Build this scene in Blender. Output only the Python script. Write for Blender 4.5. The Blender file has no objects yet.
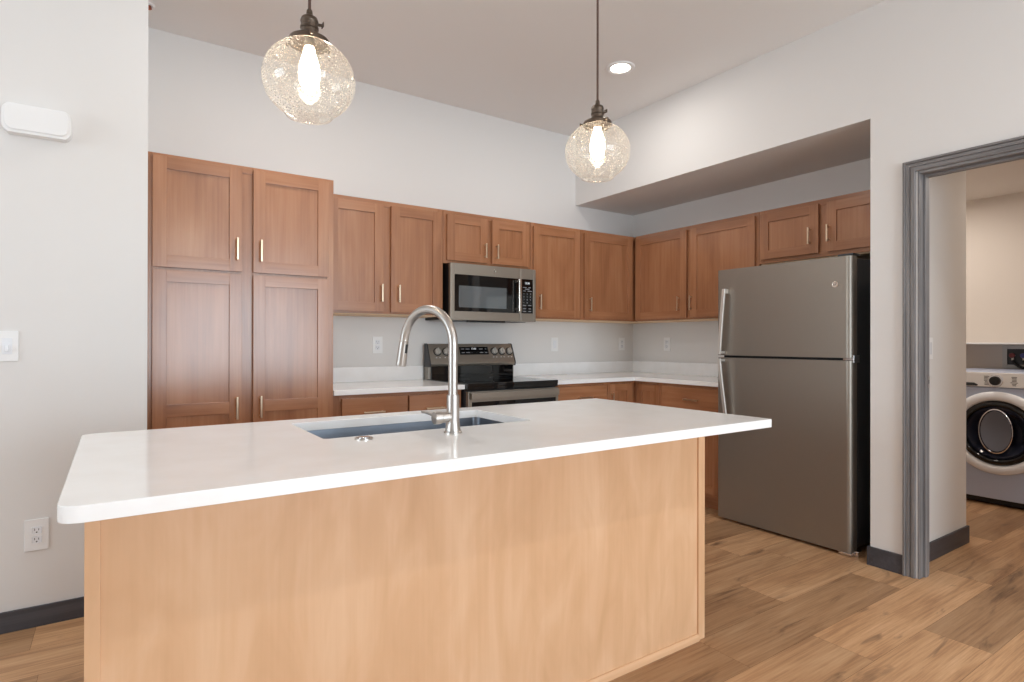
import bpy, bmesh, math, random
from mathutils import Vector, Matrix

SC = bpy.context.scene
COL = SC.collection
random.seed(7)

# ------------------------------------------------------------------ camera, world, exposure
cam_data = bpy.data.cameras.new('camera')
cam = bpy.data.objects.new('camera', cam_data)
COL.objects.link(cam)
cam_data.sensor_width = 36.0
cam_data.lens = 583.9 / 1024 * 36.0
cam_data.clip_start = 0.05
yaw, pitch, roll = 0.5966, 0.0023, 0.0017
cam.location = (-4.0653, -3.9436, 1.189)
cam.rotation_mode = 'XYZ'
cam.matrix_world = (Matrix.Translation(cam.location) @ Matrix.Rotation(-yaw, 4, 'Z')
                    @ Matrix.Rotation(math.pi / 2 + pitch, 4, 'X') @ Matrix.Rotation(roll, 4, 'Z'))
SC.camera = cam

world = bpy.data.worlds.new('world')
SC.world = world
world.use_nodes = True
bg = world.node_tree.nodes['Background']
bg.inputs['Color'].default_value = (0.86, 0.93, 1.0, 1)
bg.inputs['Strength'].default_value = 1.0

SC.view_settings.view_transform = 'Standard'
SC.view_settings.look = 'None'
SC.view_settings.gamma = 1.0
SC.view_settings.use_curve_mapping = False
SC.view_settings.exposure = 0.0
SC.cycles.use_denoising = True
SC.cycles.max_bounces = 12
SC.cycles.diffuse_bounces = 6
SC.cycles.glossy_bounces = 6
SC.cycles.transparent_max_bounces = 12
SC.cycles.sample_clamp_indirect = 6.0


def area_light(name, loc, rot, sx, sy, power, color=(1, 1, 1), shape='RECTANGLE', spread=math.pi):
    l = bpy.data.lights.new(name, 'AREA')
    l.shape = shape
    l.size = sx
    if shape in ('RECTANGLE', 'ELLIPSE'):
        l.size_y = sy
    l.energy = power
    l.color = color
    l.spread = spread
    o = bpy.data.objects.new(name, l)
    o.location = loc
    o.rotation_euler = rot
    COL.objects.link(o)
    return o


DAY = (0.755, 0.895, 1.0)
WARM = (1.0, 0.96, 0.91)
# daylight at the windows of the rear wall (behind the camera) and of the far left wall
area_light('daylight_rear_patio', (-2.35, -8.02, 1.25), (math.radians(90), 0, 0), 2.7, 2.0, 176, DAY)
area_light('daylight_rear_window', (-6.2, -8.02, 1.55), (math.radians(90), 0, 0), 1.7, 1.5, 5, DAY)
area_light('daylight_left_window', (-8.02, -2.3, 1.55), (math.radians(90), 0, math.radians(-90)), 2.2, 1.5, 66, DAY)


# ------------------------------------------------------------------ helpers: materials
def lin(c):
    c = c / 255.0
    return c / 12.92 if c <= 0.04045 else ((c + 0.055) / 1.055) ** 2.4


def rgb(r, g, b):
    return (lin(r), lin(g), lin(b), 1.0)


def new_mat(name):
    m = bpy.data.materials.new(name)
    m.use_nodes = True
    nt = m.node_tree
    return m, nt, nt.nodes['Principled BSDF']


def plain(name, col, rough=0.5, metal=0.0, spec=0.5, emit=None, emit_str=0.0, coat=0.0):
    m, nt, b = new_mat(name)
    b.inputs['Base Color'].default_value = col
    b.inputs['Roughness'].default_value = rough
    b.inputs['Metallic'].default_value = metal
    b.inputs['Specular IOR Level'].default_value = spec
    b.inputs['Coat Weight'].default_value = coat
    if emit:
        b.inputs['Emission Color'].default_value = emit
        b.inputs['Emission Strength'].default_value = emit_str
    return m


def node(nt, t, **kw):
    n = nt.nodes.new(t)
    for k, v in kw.items():
        setattr(n, k, v)
    return n


def ramp(nt, stops):
    n = nt.nodes.new('ShaderNodeValToRGB')
    e = n.color_ramp.elements
    while len(e) < len(stops):
        e.new(0.5)
    for el, (p, c) in zip(e, stops):
        el.position = p
        el.color = c
    return n


def obj_coords(nt, scale):
    tc = node(nt, 'ShaderNodeTexCoord')
    oi = node(nt, 'ShaderNodeObjectInfo')
    mul = node(nt, 'ShaderNodeVectorMath', operation='SCALE')
    comb = node(nt, 'ShaderNodeCombineXYZ')
    for k in range(3):
        nt.links.new(oi.outputs['Random'], comb.inputs[k])
    nt.links.new(comb.outputs[0], mul.inputs[0])
    mul.inputs['Scale'].default_value = 13.0
    add = node(nt, 'ShaderNodeVectorMath', operation='ADD')
    nt.links.new(tc.outputs['Object'], add.inputs[0])
    nt.links.new(mul.outputs[0], add.inputs[1])
    sc = node(nt, 'ShaderNodeVectorMath', operation='MULTIPLY')
    nt.links.new(add.outputs[0], sc.inputs[0])
    sc.inputs[1].default_value = scale
    return add, sc


def paint(name, col, rough=0.75, bump=0.06):
    m, nt, b = new_mat(name)
    b.inputs['Base Color'].default_value = col
    b.inputs['Roughness'].default_value = rough
    b.inputs['Specular IOR Level'].default_value = 0.25
    tc = node(nt, 'ShaderNodeTexCoord')
    nz = node(nt, 'ShaderNodeTexNoise')
    nz.inputs['Scale'].default_value = 160
    nz.inputs['Detail'].default_value = 2
    nt.links.new(tc.outputs['Object'], nz.inputs['Vector'])
    bp = node(nt, 'ShaderNodeBump')
    bp.inputs['Strength'].default_value = bump
    bp.inputs['Distance'].default_value = 0.002
    nt.links.new(nz.outputs['Fac'], bp.inputs['Height'])
    nt.links.new(bp.outputs[0], b.inputs['Normal'])
    return m


def wood(name, dark, mid, light, axis, rough=0.38, grain=1.0, blotch=0.5, coat=0.0, fig=(6, 1.2), dist=0.6):
    """stained wood: fine pores stretched along the axis plus soft blotches"""
    m, nt, b = new_mat(name)
    st = {'x': (1.6, 60, 60), 'y': (60, 1.6, 60), 'z': (60, 60, 1.6)}[axis]
    base, fine = obj_coords(nt, st)
    n1 = node(nt, 'ShaderNodeTexNoise')
    n1.inputs['Scale'].default_value = 1.0
    n1.inputs['Detail'].default_value = 5
    n1.inputs['Roughness'].default_value = 0.65
    nt.links.new(fine.outputs[0], n1.inputs['Vector'])
    fa, fl = fig
    st2 = {'x': (fl, fa, fa), 'y': (fa, fl, fa), 'z': (fa, fa, fl)}[axis]
    sc2 = node(nt, 'ShaderNodeVectorMath', operation='MULTIPLY')
    sc2.inputs[1].default_value = st2
    nt.links.new(base.outputs[0], sc2.inputs[0])
    n2 = node(nt, 'ShaderNodeTexNoise')
    n2.inputs['Scale'].default_value = 1.0
    n2.inputs['Detail'].default_value = 3
    n2.inputs['Distortion'].default_value = dist
    nt.links.new(sc2.outputs[0], n2.inputs['Vector'])
    mix = node(nt, 'ShaderNodeMix', data_type='FLOAT')
    mix.inputs[0].default_value = blotch
    nt.links.new(n1.outputs['Fac'], mix.inputs[2])
    nt.links.new(n2.outputs['Fac'], mix.inputs[3])
    half = 0.16 / grain
    r = ramp(nt, [(0.5 - half, dark), (0.5, mid), (0.5 + half, light)])
    nt.links.new(mix.outputs[0], r.inputs['Fac'])
    nt.links.new(r.outputs['Color'], b.inputs['Base Color'])
    b.inputs['Roughness'].default_value = rough
    b.inputs['Specular IOR Level'].default_value = 0.45
    b.inputs['Coat Weight'].default_value = coat
    b.inputs['Coat Roughness'].default_value = 0.22
    bp = node(nt, 'ShaderNodeBump')
    bp.inputs['Strength'].default_value = 0.08
    bp.inputs['Distance'].default_value = 0.001
    nt.links.new(n1.outputs['Fac'], bp.inputs['Height'])
    nt.links.new(bp.outputs[0], b.inputs['Normal'])
    return m


def brushed(name, col, rough=0.32, axis='z', metal=1.0, var=0.05):
    m, nt, b = new_mat(name)
    st = {'x': (3, 300, 300), 'y': (300, 3, 300), 'z': (300, 300, 3)}[axis]
    base, sc = obj_coords(nt, st)
    n = node(nt, 'ShaderNodeTexNoise')
    n.inputs['Scale'].default_value = 1.0
    n.inputs['Detail'].default_value = 3
    nt.links.new(sc.outputs[0], n.inputs['Vector'])
    mr = node(nt, 'ShaderNodeMapRange')
    mr.inputs['To Min'].default_value = rough - var
    mr.inputs['To Max'].default_value = rough + var
    nt.links.new(n.outputs['Fac'], mr.inputs['Value'])
    nt.links.new(mr.outputs[0], b.inputs['Roughness'])
    b.inputs['Base Color'].default_value = col
    b.inputs['Metallic'].default_value = metal
    return m


# walls
M = {}
M['wall'] = paint('wall_paint', rgb(225, 223, 221))
M['ceiling'] = paint('ceiling_paint', rgb(238, 237, 236), 0.85)
M['laundry_wall'] = paint('laundry_wall_paint', rgb(212, 204, 196))
M['white'] = plain('white_plastic', rgb(238, 238, 238), 0.35)
M['white_gloss'] = plain('white_enamel', rgb(236, 238, 242), 0.22)
M['slot'] = plain('dark_slot', rgb(40, 40, 42), 0.6)
M['base_dark'] = wood('charcoal_baseboard', rgb(58, 57, 62), rgb(68, 67, 72), rgb(80, 79, 84), 'x', 0.5)
M['casing'] = wood('grey_stained_casing', rgb(100, 96, 96), rgb(122, 119, 119), rgb(145, 142, 142), 'z', 0.5, 1.2, 0.3)
M['casing_h'] = wood('grey_stained_casing_head', rgb(100, 96, 96), rgb(122, 119, 119), rgb(145, 142, 142), 'y', 0.5, 1.2, 0.3)
WD, WM, WL = rgb(139, 91, 61), rgb(162, 110, 76), rgb(177, 125, 90)
M['wood_v'] = wood('stained_maple_upright', WD, WM, WL, 'z', 0.26, 0.9, 0.6, 0.5)
M['wood_x'] = wood('stained_maple_level', WD, WM, WL, 'x', 0.26, 0.9, 0.6, 0.5)
M['wood_y'] = wood('stained_maple_level_side', WD, WM, WL, 'y', 0.26, 0.9, 0.6, 0.5)
M['wood_edge'] = wood('raw_maple_underside', rgb(222, 186, 146), rgb(232, 200, 162), rgb(240, 212, 178), 'x', 0.6)
M['maple'] = wood('clear_maple_panel', rgb(203, 158, 118), rgb(217, 174, 135), rgb(230, 192, 157), 'z', 0.42, 0.55, 0.75, 0.0, (9, 2.6), 0.9)
M['maple_x'] = wood('clear_maple_strip', rgb(205, 160, 122), rgb(217, 174, 135), rgb(226, 186, 149), 'x', 0.42, 0.75, 0.6)
M['nickel'] = brushed('brushed_nickel', rgb(188, 183, 178), 0.3, 'z')
M['champagne'] = brushed('champagne_nickel', rgb(214, 194, 168), 0.3, 'z')
M['chrome'] = plain('chrome', rgb(225, 225, 228), 0.08, 1.0)
M['slate'] = brushed('slate_steel', rgb(152, 145, 136), 0.40, 'z', 0.8)
M['slate_x'] = brushed('slate_steel_level', rgb(156, 147, 136), 0.40, 'x', 0.75)
M['steel'] = brushed('bright_steel', rgb(222, 214, 204), 0.25, 'x')
M['handle_steel'] = brushed('fridge_handle_steel', rgb(228, 225, 220), 0.32, 'z', 0.7)
M['sink'] = brushed('sink_steel', rgb(150, 156, 166), 0.35, 'x')
M['black_glass'] = plain('black_glass', rgb(10, 10, 12), 0.04, 0.0, 0.6)
M['window_glass'] = plain('microwave_window', rgb(88, 94, 98), 0.05, 0.0, 1.0, coat=0.6)  # grey base stands in for the bright room mirrored in the glass
M['black'] = plain('black_plastic', rgb(18, 18, 20), 0.45)
M['dark_grey'] = plain('dark_grey_enamel', rgb(52, 54, 58), 0.4)
M['pale_grey'] = plain('pale_grey_enamel', rgb(196, 196, 194), 0.4)
M['knob'] = plain('silver_knob', rgb(206, 202, 196), 0.35, 0.4)
M['dark_steel'] = plain('drum_steel', rgb(120, 124, 136), 0.3, 0.7)
M['key'] = plain('pale_key_print', rgb(150, 152, 156), 0.5)
M['lit'] = plain('lit_digits', rgb(200, 205, 205), 0.5, emit=(0.9, 0.95, 1, 1), emit_str=0.6)
M['bronze'] = plain('aged_bronze', rgb(96, 84, 74), 0.38, 0.85)
M['cord'] = plain('brown_cloth_cord', rgb(84, 62, 54), 0.8)
M['copper'] = plain('copper_sprinkler', rgb(176, 100, 72), 0.4, 0.6)
M['rubber'] = plain('black_hose', rgb(22, 22, 24), 0.55)
M['red'] = plain('red_valve', rgb(120, 50, 52), 0.4)
M['blue'] = plain('blue_valve', rgb(60, 66, 130), 0.4)
M['washer'] = plain('shade_tinted_enamel', rgb(184, 192, 212), 0.28)  # bluish shade of the dim laundry put into the enamel colour
M['bulb'] = plain('glowing_bulb', rgb(255, 240, 215), 0.3, emit=(1.0, 0.83, 0.60, 1), emit_str=40.0)
M['led'] = plain('lit_diffuser', rgb(255, 248, 238), 0.4, emit=(1.0, 0.90, 0.78, 1), emit_str=9.0)


def make_quartz():
    m, nt, b = new_mat('white_quartz')
    base, sc = obj_coords(nt, (1, 1, 1))
    n = node(nt, 'ShaderNodeTexNoise')
    n.inputs['Scale'].default_value = 9
    n.inputs['Detail'].default_value = 6
    nt.links.new(base.outputs[0], n.inputs['Vector'])
    r = ramp(nt, [(0.35, rgb(243, 242, 241)), (0.65, rgb(247, 247, 247))])
    nt.links.new(n.outputs['Fac'], r.inputs['Fac'])
    nt.links.new(r.outputs['Color'], b.inputs['Base Color'])
    b.inputs['Roughness'].default_value = 0.12
    b.inputs['Specular IOR Level'].default_value = 0.5
    return m


M['quartz'] = make_quartz()


def make_floor_mat():
    m, nt, b = new_mat('oak_plank_floor')
    L = nt.links
    at = node(nt, 'ShaderNodeAttribute', attribute_name='plank')
    sep = node(nt, 'ShaderNodeSeparateColor')
    L.new(at.outputs['Color'], sep.inputs[0])
    tc = node(nt, 'ShaderNodeTexCoord')
    shift = node(nt, 'ShaderNodeVectorMath', operation='SCALE')
    L.new(at.outputs['Vector'], shift.inputs[0])
    shift.inputs['Scale'].default_value = 37.0
    p = node(nt, 'ShaderNodeVectorMath', operation='ADD')
    L.new(tc.outputs['Object'], p.inputs[0])
    L.new(shift.outputs[0], p.inputs[1])

    def noise(scale, detail, rough=0.55, dist=0.0):
        s = node(nt, 'ShaderNodeVectorMath', operation='MULTIPLY')
        s.inputs[1].default_value = scale
        L.new(p.outputs[0], s.inputs[0])
        n = node(nt, 'ShaderNodeTexNoise')
        n.inputs['Scale'].default_value = 1
        n.inputs['Detail'].default_value = detail
        n.inputs['Roughness'].default_value = rough
        n.inputs['Distortion'].default_value = dist
        L.new(s.outputs[0], n.inputs['Vector'])
        return n
    fine = noise((3.0, 110, 1), 6, 0.7)
    broad = noise((1.1, 9, 1), 4, 0.55, 1.2)
    knots = noise((2.0, 9, 1), 4, 0.6, 1.2)
    tone = node(nt, 'ShaderNodeMath', operation='MULTIPLY_ADD')     # broad*0.6 + fine*0.4
    tone.inputs[1].default_value = 0.45
    L.new(broad.outputs['Fac'], tone.inputs[0])
    f2 = node(nt, 'ShaderNodeMath', operation='MULTIPLY')
    f2.inputs[1].default_value = 0.55
    L.new(fine.outputs['Fac'], f2.inputs[0])
    L.new(f2.outputs[0], tone.inputs[2])
    r1 = ramp(nt, [(0.34, rgb(150, 109, 76)), (0.50, rgb(193, 150, 110)), (0.66, rgb(214, 174, 134))])
    L.new(tone.outputs[0], r1.inputs['Fac'])
    # tone of each plank
    mr = node(nt, 'ShaderNodeMapRange')
    mr.inputs['To Min'].default_value = 0.55
    mr.inputs['To Max'].default_value = 1.16
    L.new(sep.outputs[0], mr.inputs['Value'])
    mul = node(nt, 'ShaderNodeVectorMath', operation='SCALE')
    L.new(r1.outputs['Color'], mul.inputs[0])
    L.new(mr.outputs[0], mul.inputs['Scale'])
    kr = ramp(nt, [(0.59, (0, 0, 0, 1)), (0.74, (1, 1, 1, 1))])
    L.new(knots.outputs['Fac'], kr.inputs['Fac'])
    km = node(nt, 'ShaderNodeMath', operation='MULTIPLY')
    km.inputs[1].default_value = 0.85
    L.new(kr.outputs['Color'], km.inputs[0])
    mx = node(nt, 'ShaderNodeMix', data_type='RGBA')
    L.new(km.outputs[0], mx.inputs[0])
    L.new(mul.outputs[0], mx.inputs[6])
    mx.inputs[7].default_value = rgb(92, 66, 48)
    L.new(mx.outputs[2], b.inputs['Base Color'])
    rr = node(nt, 'ShaderNodeMapRange')
    rr.inputs['To Min'].default_value = 0.34
    rr.inputs['To Max'].default_value = 0.52
    L.new(fine.outputs['Fac'], rr.inputs['Value'])
    L.new(rr.outputs[0], b.inputs['Roughness'])
    b.inputs['Specular IOR Level'].default_value = 0.35
    bp = node(nt, 'ShaderNodeBump')
    bp.inputs['Strength'].default_value = 0.15
    bp.inputs['Distance'].default_value = 0.0015
    L.new(fine.outputs['Fac'], bp.inputs['Height'])
    L.new(bp.outputs[0], b.inputs['Normal'])
    return m


M['floor'] = make_floor_mat()
M['floor_gap'] = plain('plank_gap', rgb(112, 82, 58), 0.8)


def make_seeded_glass():
    m, nt, b = new_mat('seeded_glass')
    L = nt.links
    nt.nodes.remove(b)
    out = nt.nodes['Material Output']
    tr = node(nt, 'ShaderNodeBsdfTransparent')
    tr.inputs['Color'].default_value = (0.97, 0.955, 0.93, 1)
    gl = node(nt, 'ShaderNodeBsdfGlossy')
    gl.inputs['Roughness'].default_value = 0.04
    lw = node(nt, 'ShaderNodeLayerWeight')
    lw.inputs['Blend'].default_value = 0.28
    fr = node(nt, 'ShaderNodeMapRange')
    fr.inputs['To Min'].default_value = 0.03
    fr.inputs['To Max'].default_value = 0.40
    L.new(lw.outputs['Facing'], fr.inputs['Value'])
    m1 = node(nt, 'ShaderNodeMixShader')
    L.new(fr.outputs[0], m1.inputs[0])
    L.new(tr.outputs[0], m1.inputs[1])
    L.new(gl.outputs[0], m1.inputs[2])
    tc = node(nt, 'ShaderNodeTexCoord')
    vo = node(nt, 'ShaderNodeTexVoronoi')
    vo.inputs['Scale'].default_value = 150
    L.new(tc.outputs['Object'], vo.inputs['Vector'])
    nz = node(nt, 'ShaderNodeTexNoise')
    nz.inputs['Scale'].default_value = 9
    L.new(tc.outputs['Object'], nz.inputs['Vector'])
    th = node(nt, 'ShaderNodeMath', operation='MULTIPLY')           # seed size varies over the globe
    th.inputs[1].default_value = 0.60
    L.new(nz.outputs['Fac'], th.inputs[0])
    lt = node(nt, 'ShaderNodeMath', operation='LESS_THAN')
    L.new(vo.outputs['Distance'], lt.inputs[0])
    L.new(th.outputs[0], lt.inputs[1])
    fac = node(nt, 'ShaderNodeMath', operation='MULTIPLY_ADD')
    fac.inputs[1].default_value = 0.24
    fac.inputs[2].default_value = 0.05
    L.new(lt.outputs[0], fac.inputs[0])
    seed = node(nt, 'ShaderNodeBsdfTranslucent')
    seed.inputs['Color'].default_value = (0.95, 0.93, 0.9, 1)
    df = node(nt, 'ShaderNodeBsdfDiffuse')
    df.inputs['Color'].default_value = (0.9, 0.88, 0.85, 1)
    sm = node(nt, 'ShaderNodeMixShader')
    sm.inputs[0].default_value = 0.35
    L.new(seed.outputs[0], sm.inputs[1])
    L.new(df.outputs[0], sm.inputs[2])
    m2 = node(nt, 'ShaderNodeMixShader')
    L.new(fac.outputs[0], m2.inputs[0])
    L.new(m1.outputs[0], m2.inputs[1])
    L.new(sm.outputs[0], m2.inputs[2])
    L.new(m2.outputs[0], out.inputs['Surface'])
    return m


M['seeded'] = make_seeded_glass()
M['clear'] = None


def make_door_glass():
    m, nt, b = new_mat('washer_door_glass')
    b.inputs['Base Color'].default_value = rgb(36, 40, 56)
    b.inputs['Roughness'].default_value = 0.05
    b.inputs['Transmission Weight'].default_value = 0.2
    b.inputs['IOR'].default_value = 1.3
    return m


M['door_glass'] = make_door_glass()


# ------------------------------------------------------------------ helpers: meshes
class MB:
    def __init__(self):
        self.bm = bmesh.new()

    def _take(self, tmp, mi, tf=None):
        if tf is not None:
            bmesh.ops.transform(tmp, matrix=tf, verts=tmp.verts)
        for f in tmp.faces:
            f.material_index = mi
        me = bpy.data.meshes.new('tmp')
        tmp.to_mesh(me)
        tmp.free()
        self.bm.from_mesh(me)
        bpy.data.meshes.remove(me)
        return self

    def box(self, x0, x1, y0, y1, z0, z1, bev=0.0, mi=0, seg=2, tf=None):
        t = bmesh.new()
        bmesh.ops.create_cube(t, size=1.0)
        for v in t.verts:
            v.co = Vector(((x0 + x1) / 2 + v.co.x * (x1 - x0), (y0 + y1) / 2 + v.co.y * (y1 - y0),
                           (z0 + z1) / 2 + v.co.z * (z1 - z0)))
        if bev > 0:
            bmesh.ops.bevel(t, geom=list(t.edges), offset=bev, segments=seg, affect='EDGES', profile=0.5)
        return self._take(t, mi, tf)

    def lathe(self, prof, origin=(0, 0, 0), axis=(0, 0, 1), n=40, mi=0):
        """prof: (radius, height) pairs"""
        t = bmesh.new()
        rings = []
        for r, h in prof:
            if r < 1e-6:
                rings.append([t.verts.new((0, 0, h))])
            else:
                rings.append([t.verts.new((r * math.cos(2 * math.pi * k / n), r * math.sin(2 * math.pi * k / n), h))
                              for k in range(n)])
        for a, b in zip(rings, rings[1:]):
            for k in range(n):
                k2 = (k + 1) % n
                if len(a) == 1 and len(b) == 1:
                    continue
                if len(a) == 1:
                    t.faces.new((a[0], b[k], b[k2]))
                elif len(b) == 1:
                    t.faces.new((a[k], a[k2], b[0]))
                else:
                    t.faces.new((a[k], a[k2], b[k2], b[k]))
        q = Vector(axis).normalized().to_track_quat('Z', 'Y')
        return self._take(t, mi, Matrix.Translation(origin) @ q.to_matrix().to_4x4())

    def cyl(self, p0, p1, r0, r1=None, n=24, mi=0, bev=0.0):
        p0, p1 = Vector(p0), Vector(p1)
        r1 = r0 if r1 is None else r1
        h = (p1 - p0).length
        b = min(bev, r0 * 0.9, r1 * 0.9, h * 0.45)
        if b > 0:
            prof = [(0, 0), (r0 - b, 0), (r0 - b * 0.3, b * 0.3), (r0, b), (r1, h - b), (r1 - b * 0.3, h - b * 0.3), (r1 - b, h), (0, h)]
        else:
            prof = [(0, 0), (r0, 0), (r1, h), (0, h)]
        return self.lathe(prof, p0, p1 - p0, n, mi)

    def tube(self, pts, rad, n=16, mi=0, cap=True):
        pts = [Vector(p) for p in pts]
        rads = rad if isinstance(rad, (list, tuple)) else [rad] * len(pts)
        t = bmesh.new()
        rings = []
        up = None
        for i, p in enumerate(pts):
            d = (pts[min(i + 1, len(pts) - 1)] - pts[max(i - 1, 0)]).normalized()
            if up is None:
                up = Vector((0, 0, 1)) if abs(d.z) < 0.9 else Vector((1, 0, 0))
            s = d.cross(up).normalized()
            up = s.cross(d).normalized()
            rings.append([t.verts.new(p + (s * math.cos(a) + up * math.sin(a)) * rads[i])
                          for a in (2 * math.pi * k / n for k in range(n))])
        for a, b in zip(rings, rings[1:]):
            for k in range(n):
                t.faces.new((a[k], a[(k + 1) % n], b[(k + 1) % n], b[k]))
        if cap:
            t.faces.new(rings[0])
            t.faces.new(rings[-1])
        return self._take(t, mi)

    def prism(self, poly, fn, d0, d1, mi=0, bev=0.0):
        """poly: 2-D outline; fn(a, b, d) -> point"""
        t = bmesh.new()
        lo = [t.verts.new(fn(a, b, d0)) for a, b in poly]
        hi = [t.verts.new(fn(a, b, d1)) for a, b in poly]
        t.faces.new(lo)
        t.faces.new(hi)
        n = len(poly)
        for k in range(n):
            t.faces.new((lo[k], lo[(k + 1) % n], hi[(k + 1) % n], hi[k]))
        bmesh.ops.recalc_face_normals(t, faces=t.faces)
        if bev > 0:
            bmesh.ops.bevel(t, geom=list(t.edges), offset=bev, segments=2, affect='EDGES', profile=0.5)
        return self._take(t, mi)

    def build(self, name, mats, parent=None, smooth=True, origin=None, angle=35):
        bm = self.bm
        bmesh.ops.recalc_face_normals(bm, faces=bm.faces)
        me = bpy.data.meshes.new(name)
        mats = mats if isinstance(mats, (list, tuple)) else [mats]
        for m in mats:
            me.materials.append(m)
        off = Vector((0, 0, 0))
        if parent is not None:
            p = parent
            while p is not None:
                off += p.location
                p = p.parent
        loc = Vector((0, 0, 0))
        if origin is not None:
            loc = Vector(origin) - off
            off = Vector(origin)
        bmesh.ops.translate(bm, verts=bm.verts, vec=-off)
        if smooth:
            lim = math.radians(angle)
            for f in bm.faces:
                f.smooth = True
            for e in bm.edges:
                e.smooth = len(e.link_faces) == 2 and e.calc_face_angle(0) < lim
        bm.to_mesh(me)
        bm.free()
        o = bpy.data.objects.new(name, me)
        COL.objects.link(o)
        if smooth:
            wn = o.modifiers.new('weighted_normals', 'WEIGHTED_NORMAL')
            wn.keep_sharp = True
        o.location = loc
        o.parent = parent
        return o


def thing(name, label, cat, loc, group=None):
    o = bpy.data.objects.new(name, None)
    o.empty_display_size = 0.05
    o.location = loc
    COL.objects.link(o)
    o['label'] = label
    o['category'] = cat
    if group:
        o['group'] = group
    return o


def tag(o, label, cat, group=None):
    o['label'] = label
    o['category'] = cat
    if group:
        o['group'] = group
    return o


def structure(name, mb, mat, smooth=False, label=None):
    o = mb.build(name, mat, None, smooth)
    o['kind'] = 'structure'
    if label:
        o['label'] = label
    return o


# ------------------------------------------------------------------ the room
H = 2.9945            # kitchen ceiling
SOF = 2.394           # ceiling over the fridge alcove
RX = -0.7135          # plane of the right wall
LY = -0.805           # plane of the left wall (facing the camera)
LX = -3.945           # end of the left wall

# floor: planks along X, one colour value per plank
PW, PL = 0.2325, 1.22
ROW0 = -2.2
JOINT = {0: -1.53, -1: -0.92, -2: -1.717, -3: -1.283, 1: -0.98, 2: -1.178, 4: -4.29, 3: -0.7, 5: -4.0}
TONE = {}


def make_floor():
    bm = bmesh.new()
    lay = bm.faces.layers.float_color.new('plank') if hasattr(bm.faces.layers, 'float_color') else None
    cl = bm.loops.layers.float_color.new('plank')
    x0, x1, y0, y1 = -8.1, 2.2, -8.1, 0.1
    rnd = random.Random(21)
    # row r spans y from ROW0-PW*... ; row 0 is [-2.4325, -2.2]
    r_lo = int(math.floor((y0 - ROW0) / PW))
    r_hi = int(math.ceil((y1 - ROW0) / PW))
    g = 0.0006
    for r in range(r_lo, r_hi):
        ya, yb = ROW0 + r * PW, ROW0 + (r + 1) * PW
        key = r + 1
        j = JOINT.get(key, rnd.uniform(-PL, 0))
        k = int(math.floor((x0 - j) / PL))
        while j + k * PL < x1:
            xa, xb = j + k * PL, j + (k + 1) * PL
            vs = [bm.verts.new(p) for p in ((xa + g, ya + g, 0), (xb - g, ya + g, 0), (xb - g, yb - g, 0), (xa + g, yb - g, 0))]
            f = bm.faces.new(vs)
            t = TONE.get((key, k), rnd.random())
            c = (t, rnd.random(), rnd.random(), 1)
            for l in f.loops:
                l[cl] = c
            k += 1
    bm2 = bmesh.new()
    me = bpy.data.meshes.new('floor')
    # the slab under the planks
    t = bmesh.ops.create_cube(bm, size=1.0)['verts']
    for v in t:
        v.co = Vector(((x0 + x1) / 2 + v.co.x * (x1 - x0), (y0 + y1) / 2 + v.co.y * (y1 - y0), -0.051 + v.co.z * 0.1))
    for f in {f for v in t for f in v.link_faces}:
        f.material_index = 1
    bm2.free()
    bm.to_mesh(me)
    bm.free()
    me.materials.append(M['floor'])
    me.materials.append(M['floor_gap'])
    o = bpy.data.objects.new('floor', me)
    COL.objects.link(o)
    o['kind'] = 'structure'


#   (row key, plank index from the joint): 0 dark .. 1 light
TONE.update({(0, 0): 0.62, (0, -1): 0.35, (-1, -1): 0.3, (-1, 0): 0.7, (-2, 0): 0.85, (-2, -1): 0.6, (-2, 1): 0.55,
             (-3, 0): 0.3, (-3, -1): 0.8, (-3, 1): 0.45, (-4, 0): 0.75, (1, 0): 0.5, (1, -1): 0.45, (2, 0): 0.7, (2, -1): 0.5,
             (4, 0): 0.55, (4, -1): 0.4})
make_floor()

structure('ceiling', MB().box(-8.1, RX, -8.1, 0.1, H, H + 0.1), M['ceiling'])
structure('wall_back', MB().box(LX, 0.14, 0.0, 0.1, 0, H), M['wall'])
structure('wall_left', MB().box(-8.1, LX, LY, 0.1, 0, H), M['wall'])
# the right wall: fridge alcove, header over it, pier, and the wall with the doorway
w = MB()
w.box(RX, 0.14, -2.582, 0.0, SOF, H)                 # bulkhead over the alcove
structure('wall_right', w, M['wall'])
structure('wall_alcove', MB().box(0.0, 0.14, -2.432, 0.0, 0, SOF), M['wall'])
structure('wall_pier', MB().box(RX, 0.14, -2.582, -2.432, 0, SOF), M['wall'])
w = MB()
w.box(RX, RX + 0.115, -2.6555, -2.582, 0, 2.07)
w.box(RX, RX + 0.115, -3.64, -2.582, 2.07, H)
w.box(RX, RX + 0.115, -8.1, -3.64, 0, H)
structure('wall_doorway', w, M['wall'])
# laundry room beyond the doorway
w = MB()
w.box(1.95, 2.05, -4.1, -1.4, 0, 2.6)
w.box(0.14, 1.95, -1.5, -1.4, 0, 2.6)
w.box(RX + 0.115, 2.05, -4.2, -4.1, 0, 2.6)
structure('wall_laundry', w, M['laundry_wall'])
structure('ceiling_laundry', MB().box(RX + 0.115, 2.05, -4.2, -2.582, 2.4, 2.6).box(0.14, 2.05, -2.582, -1.4, 2.4, 2.6), M['laundry_wall'])
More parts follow.
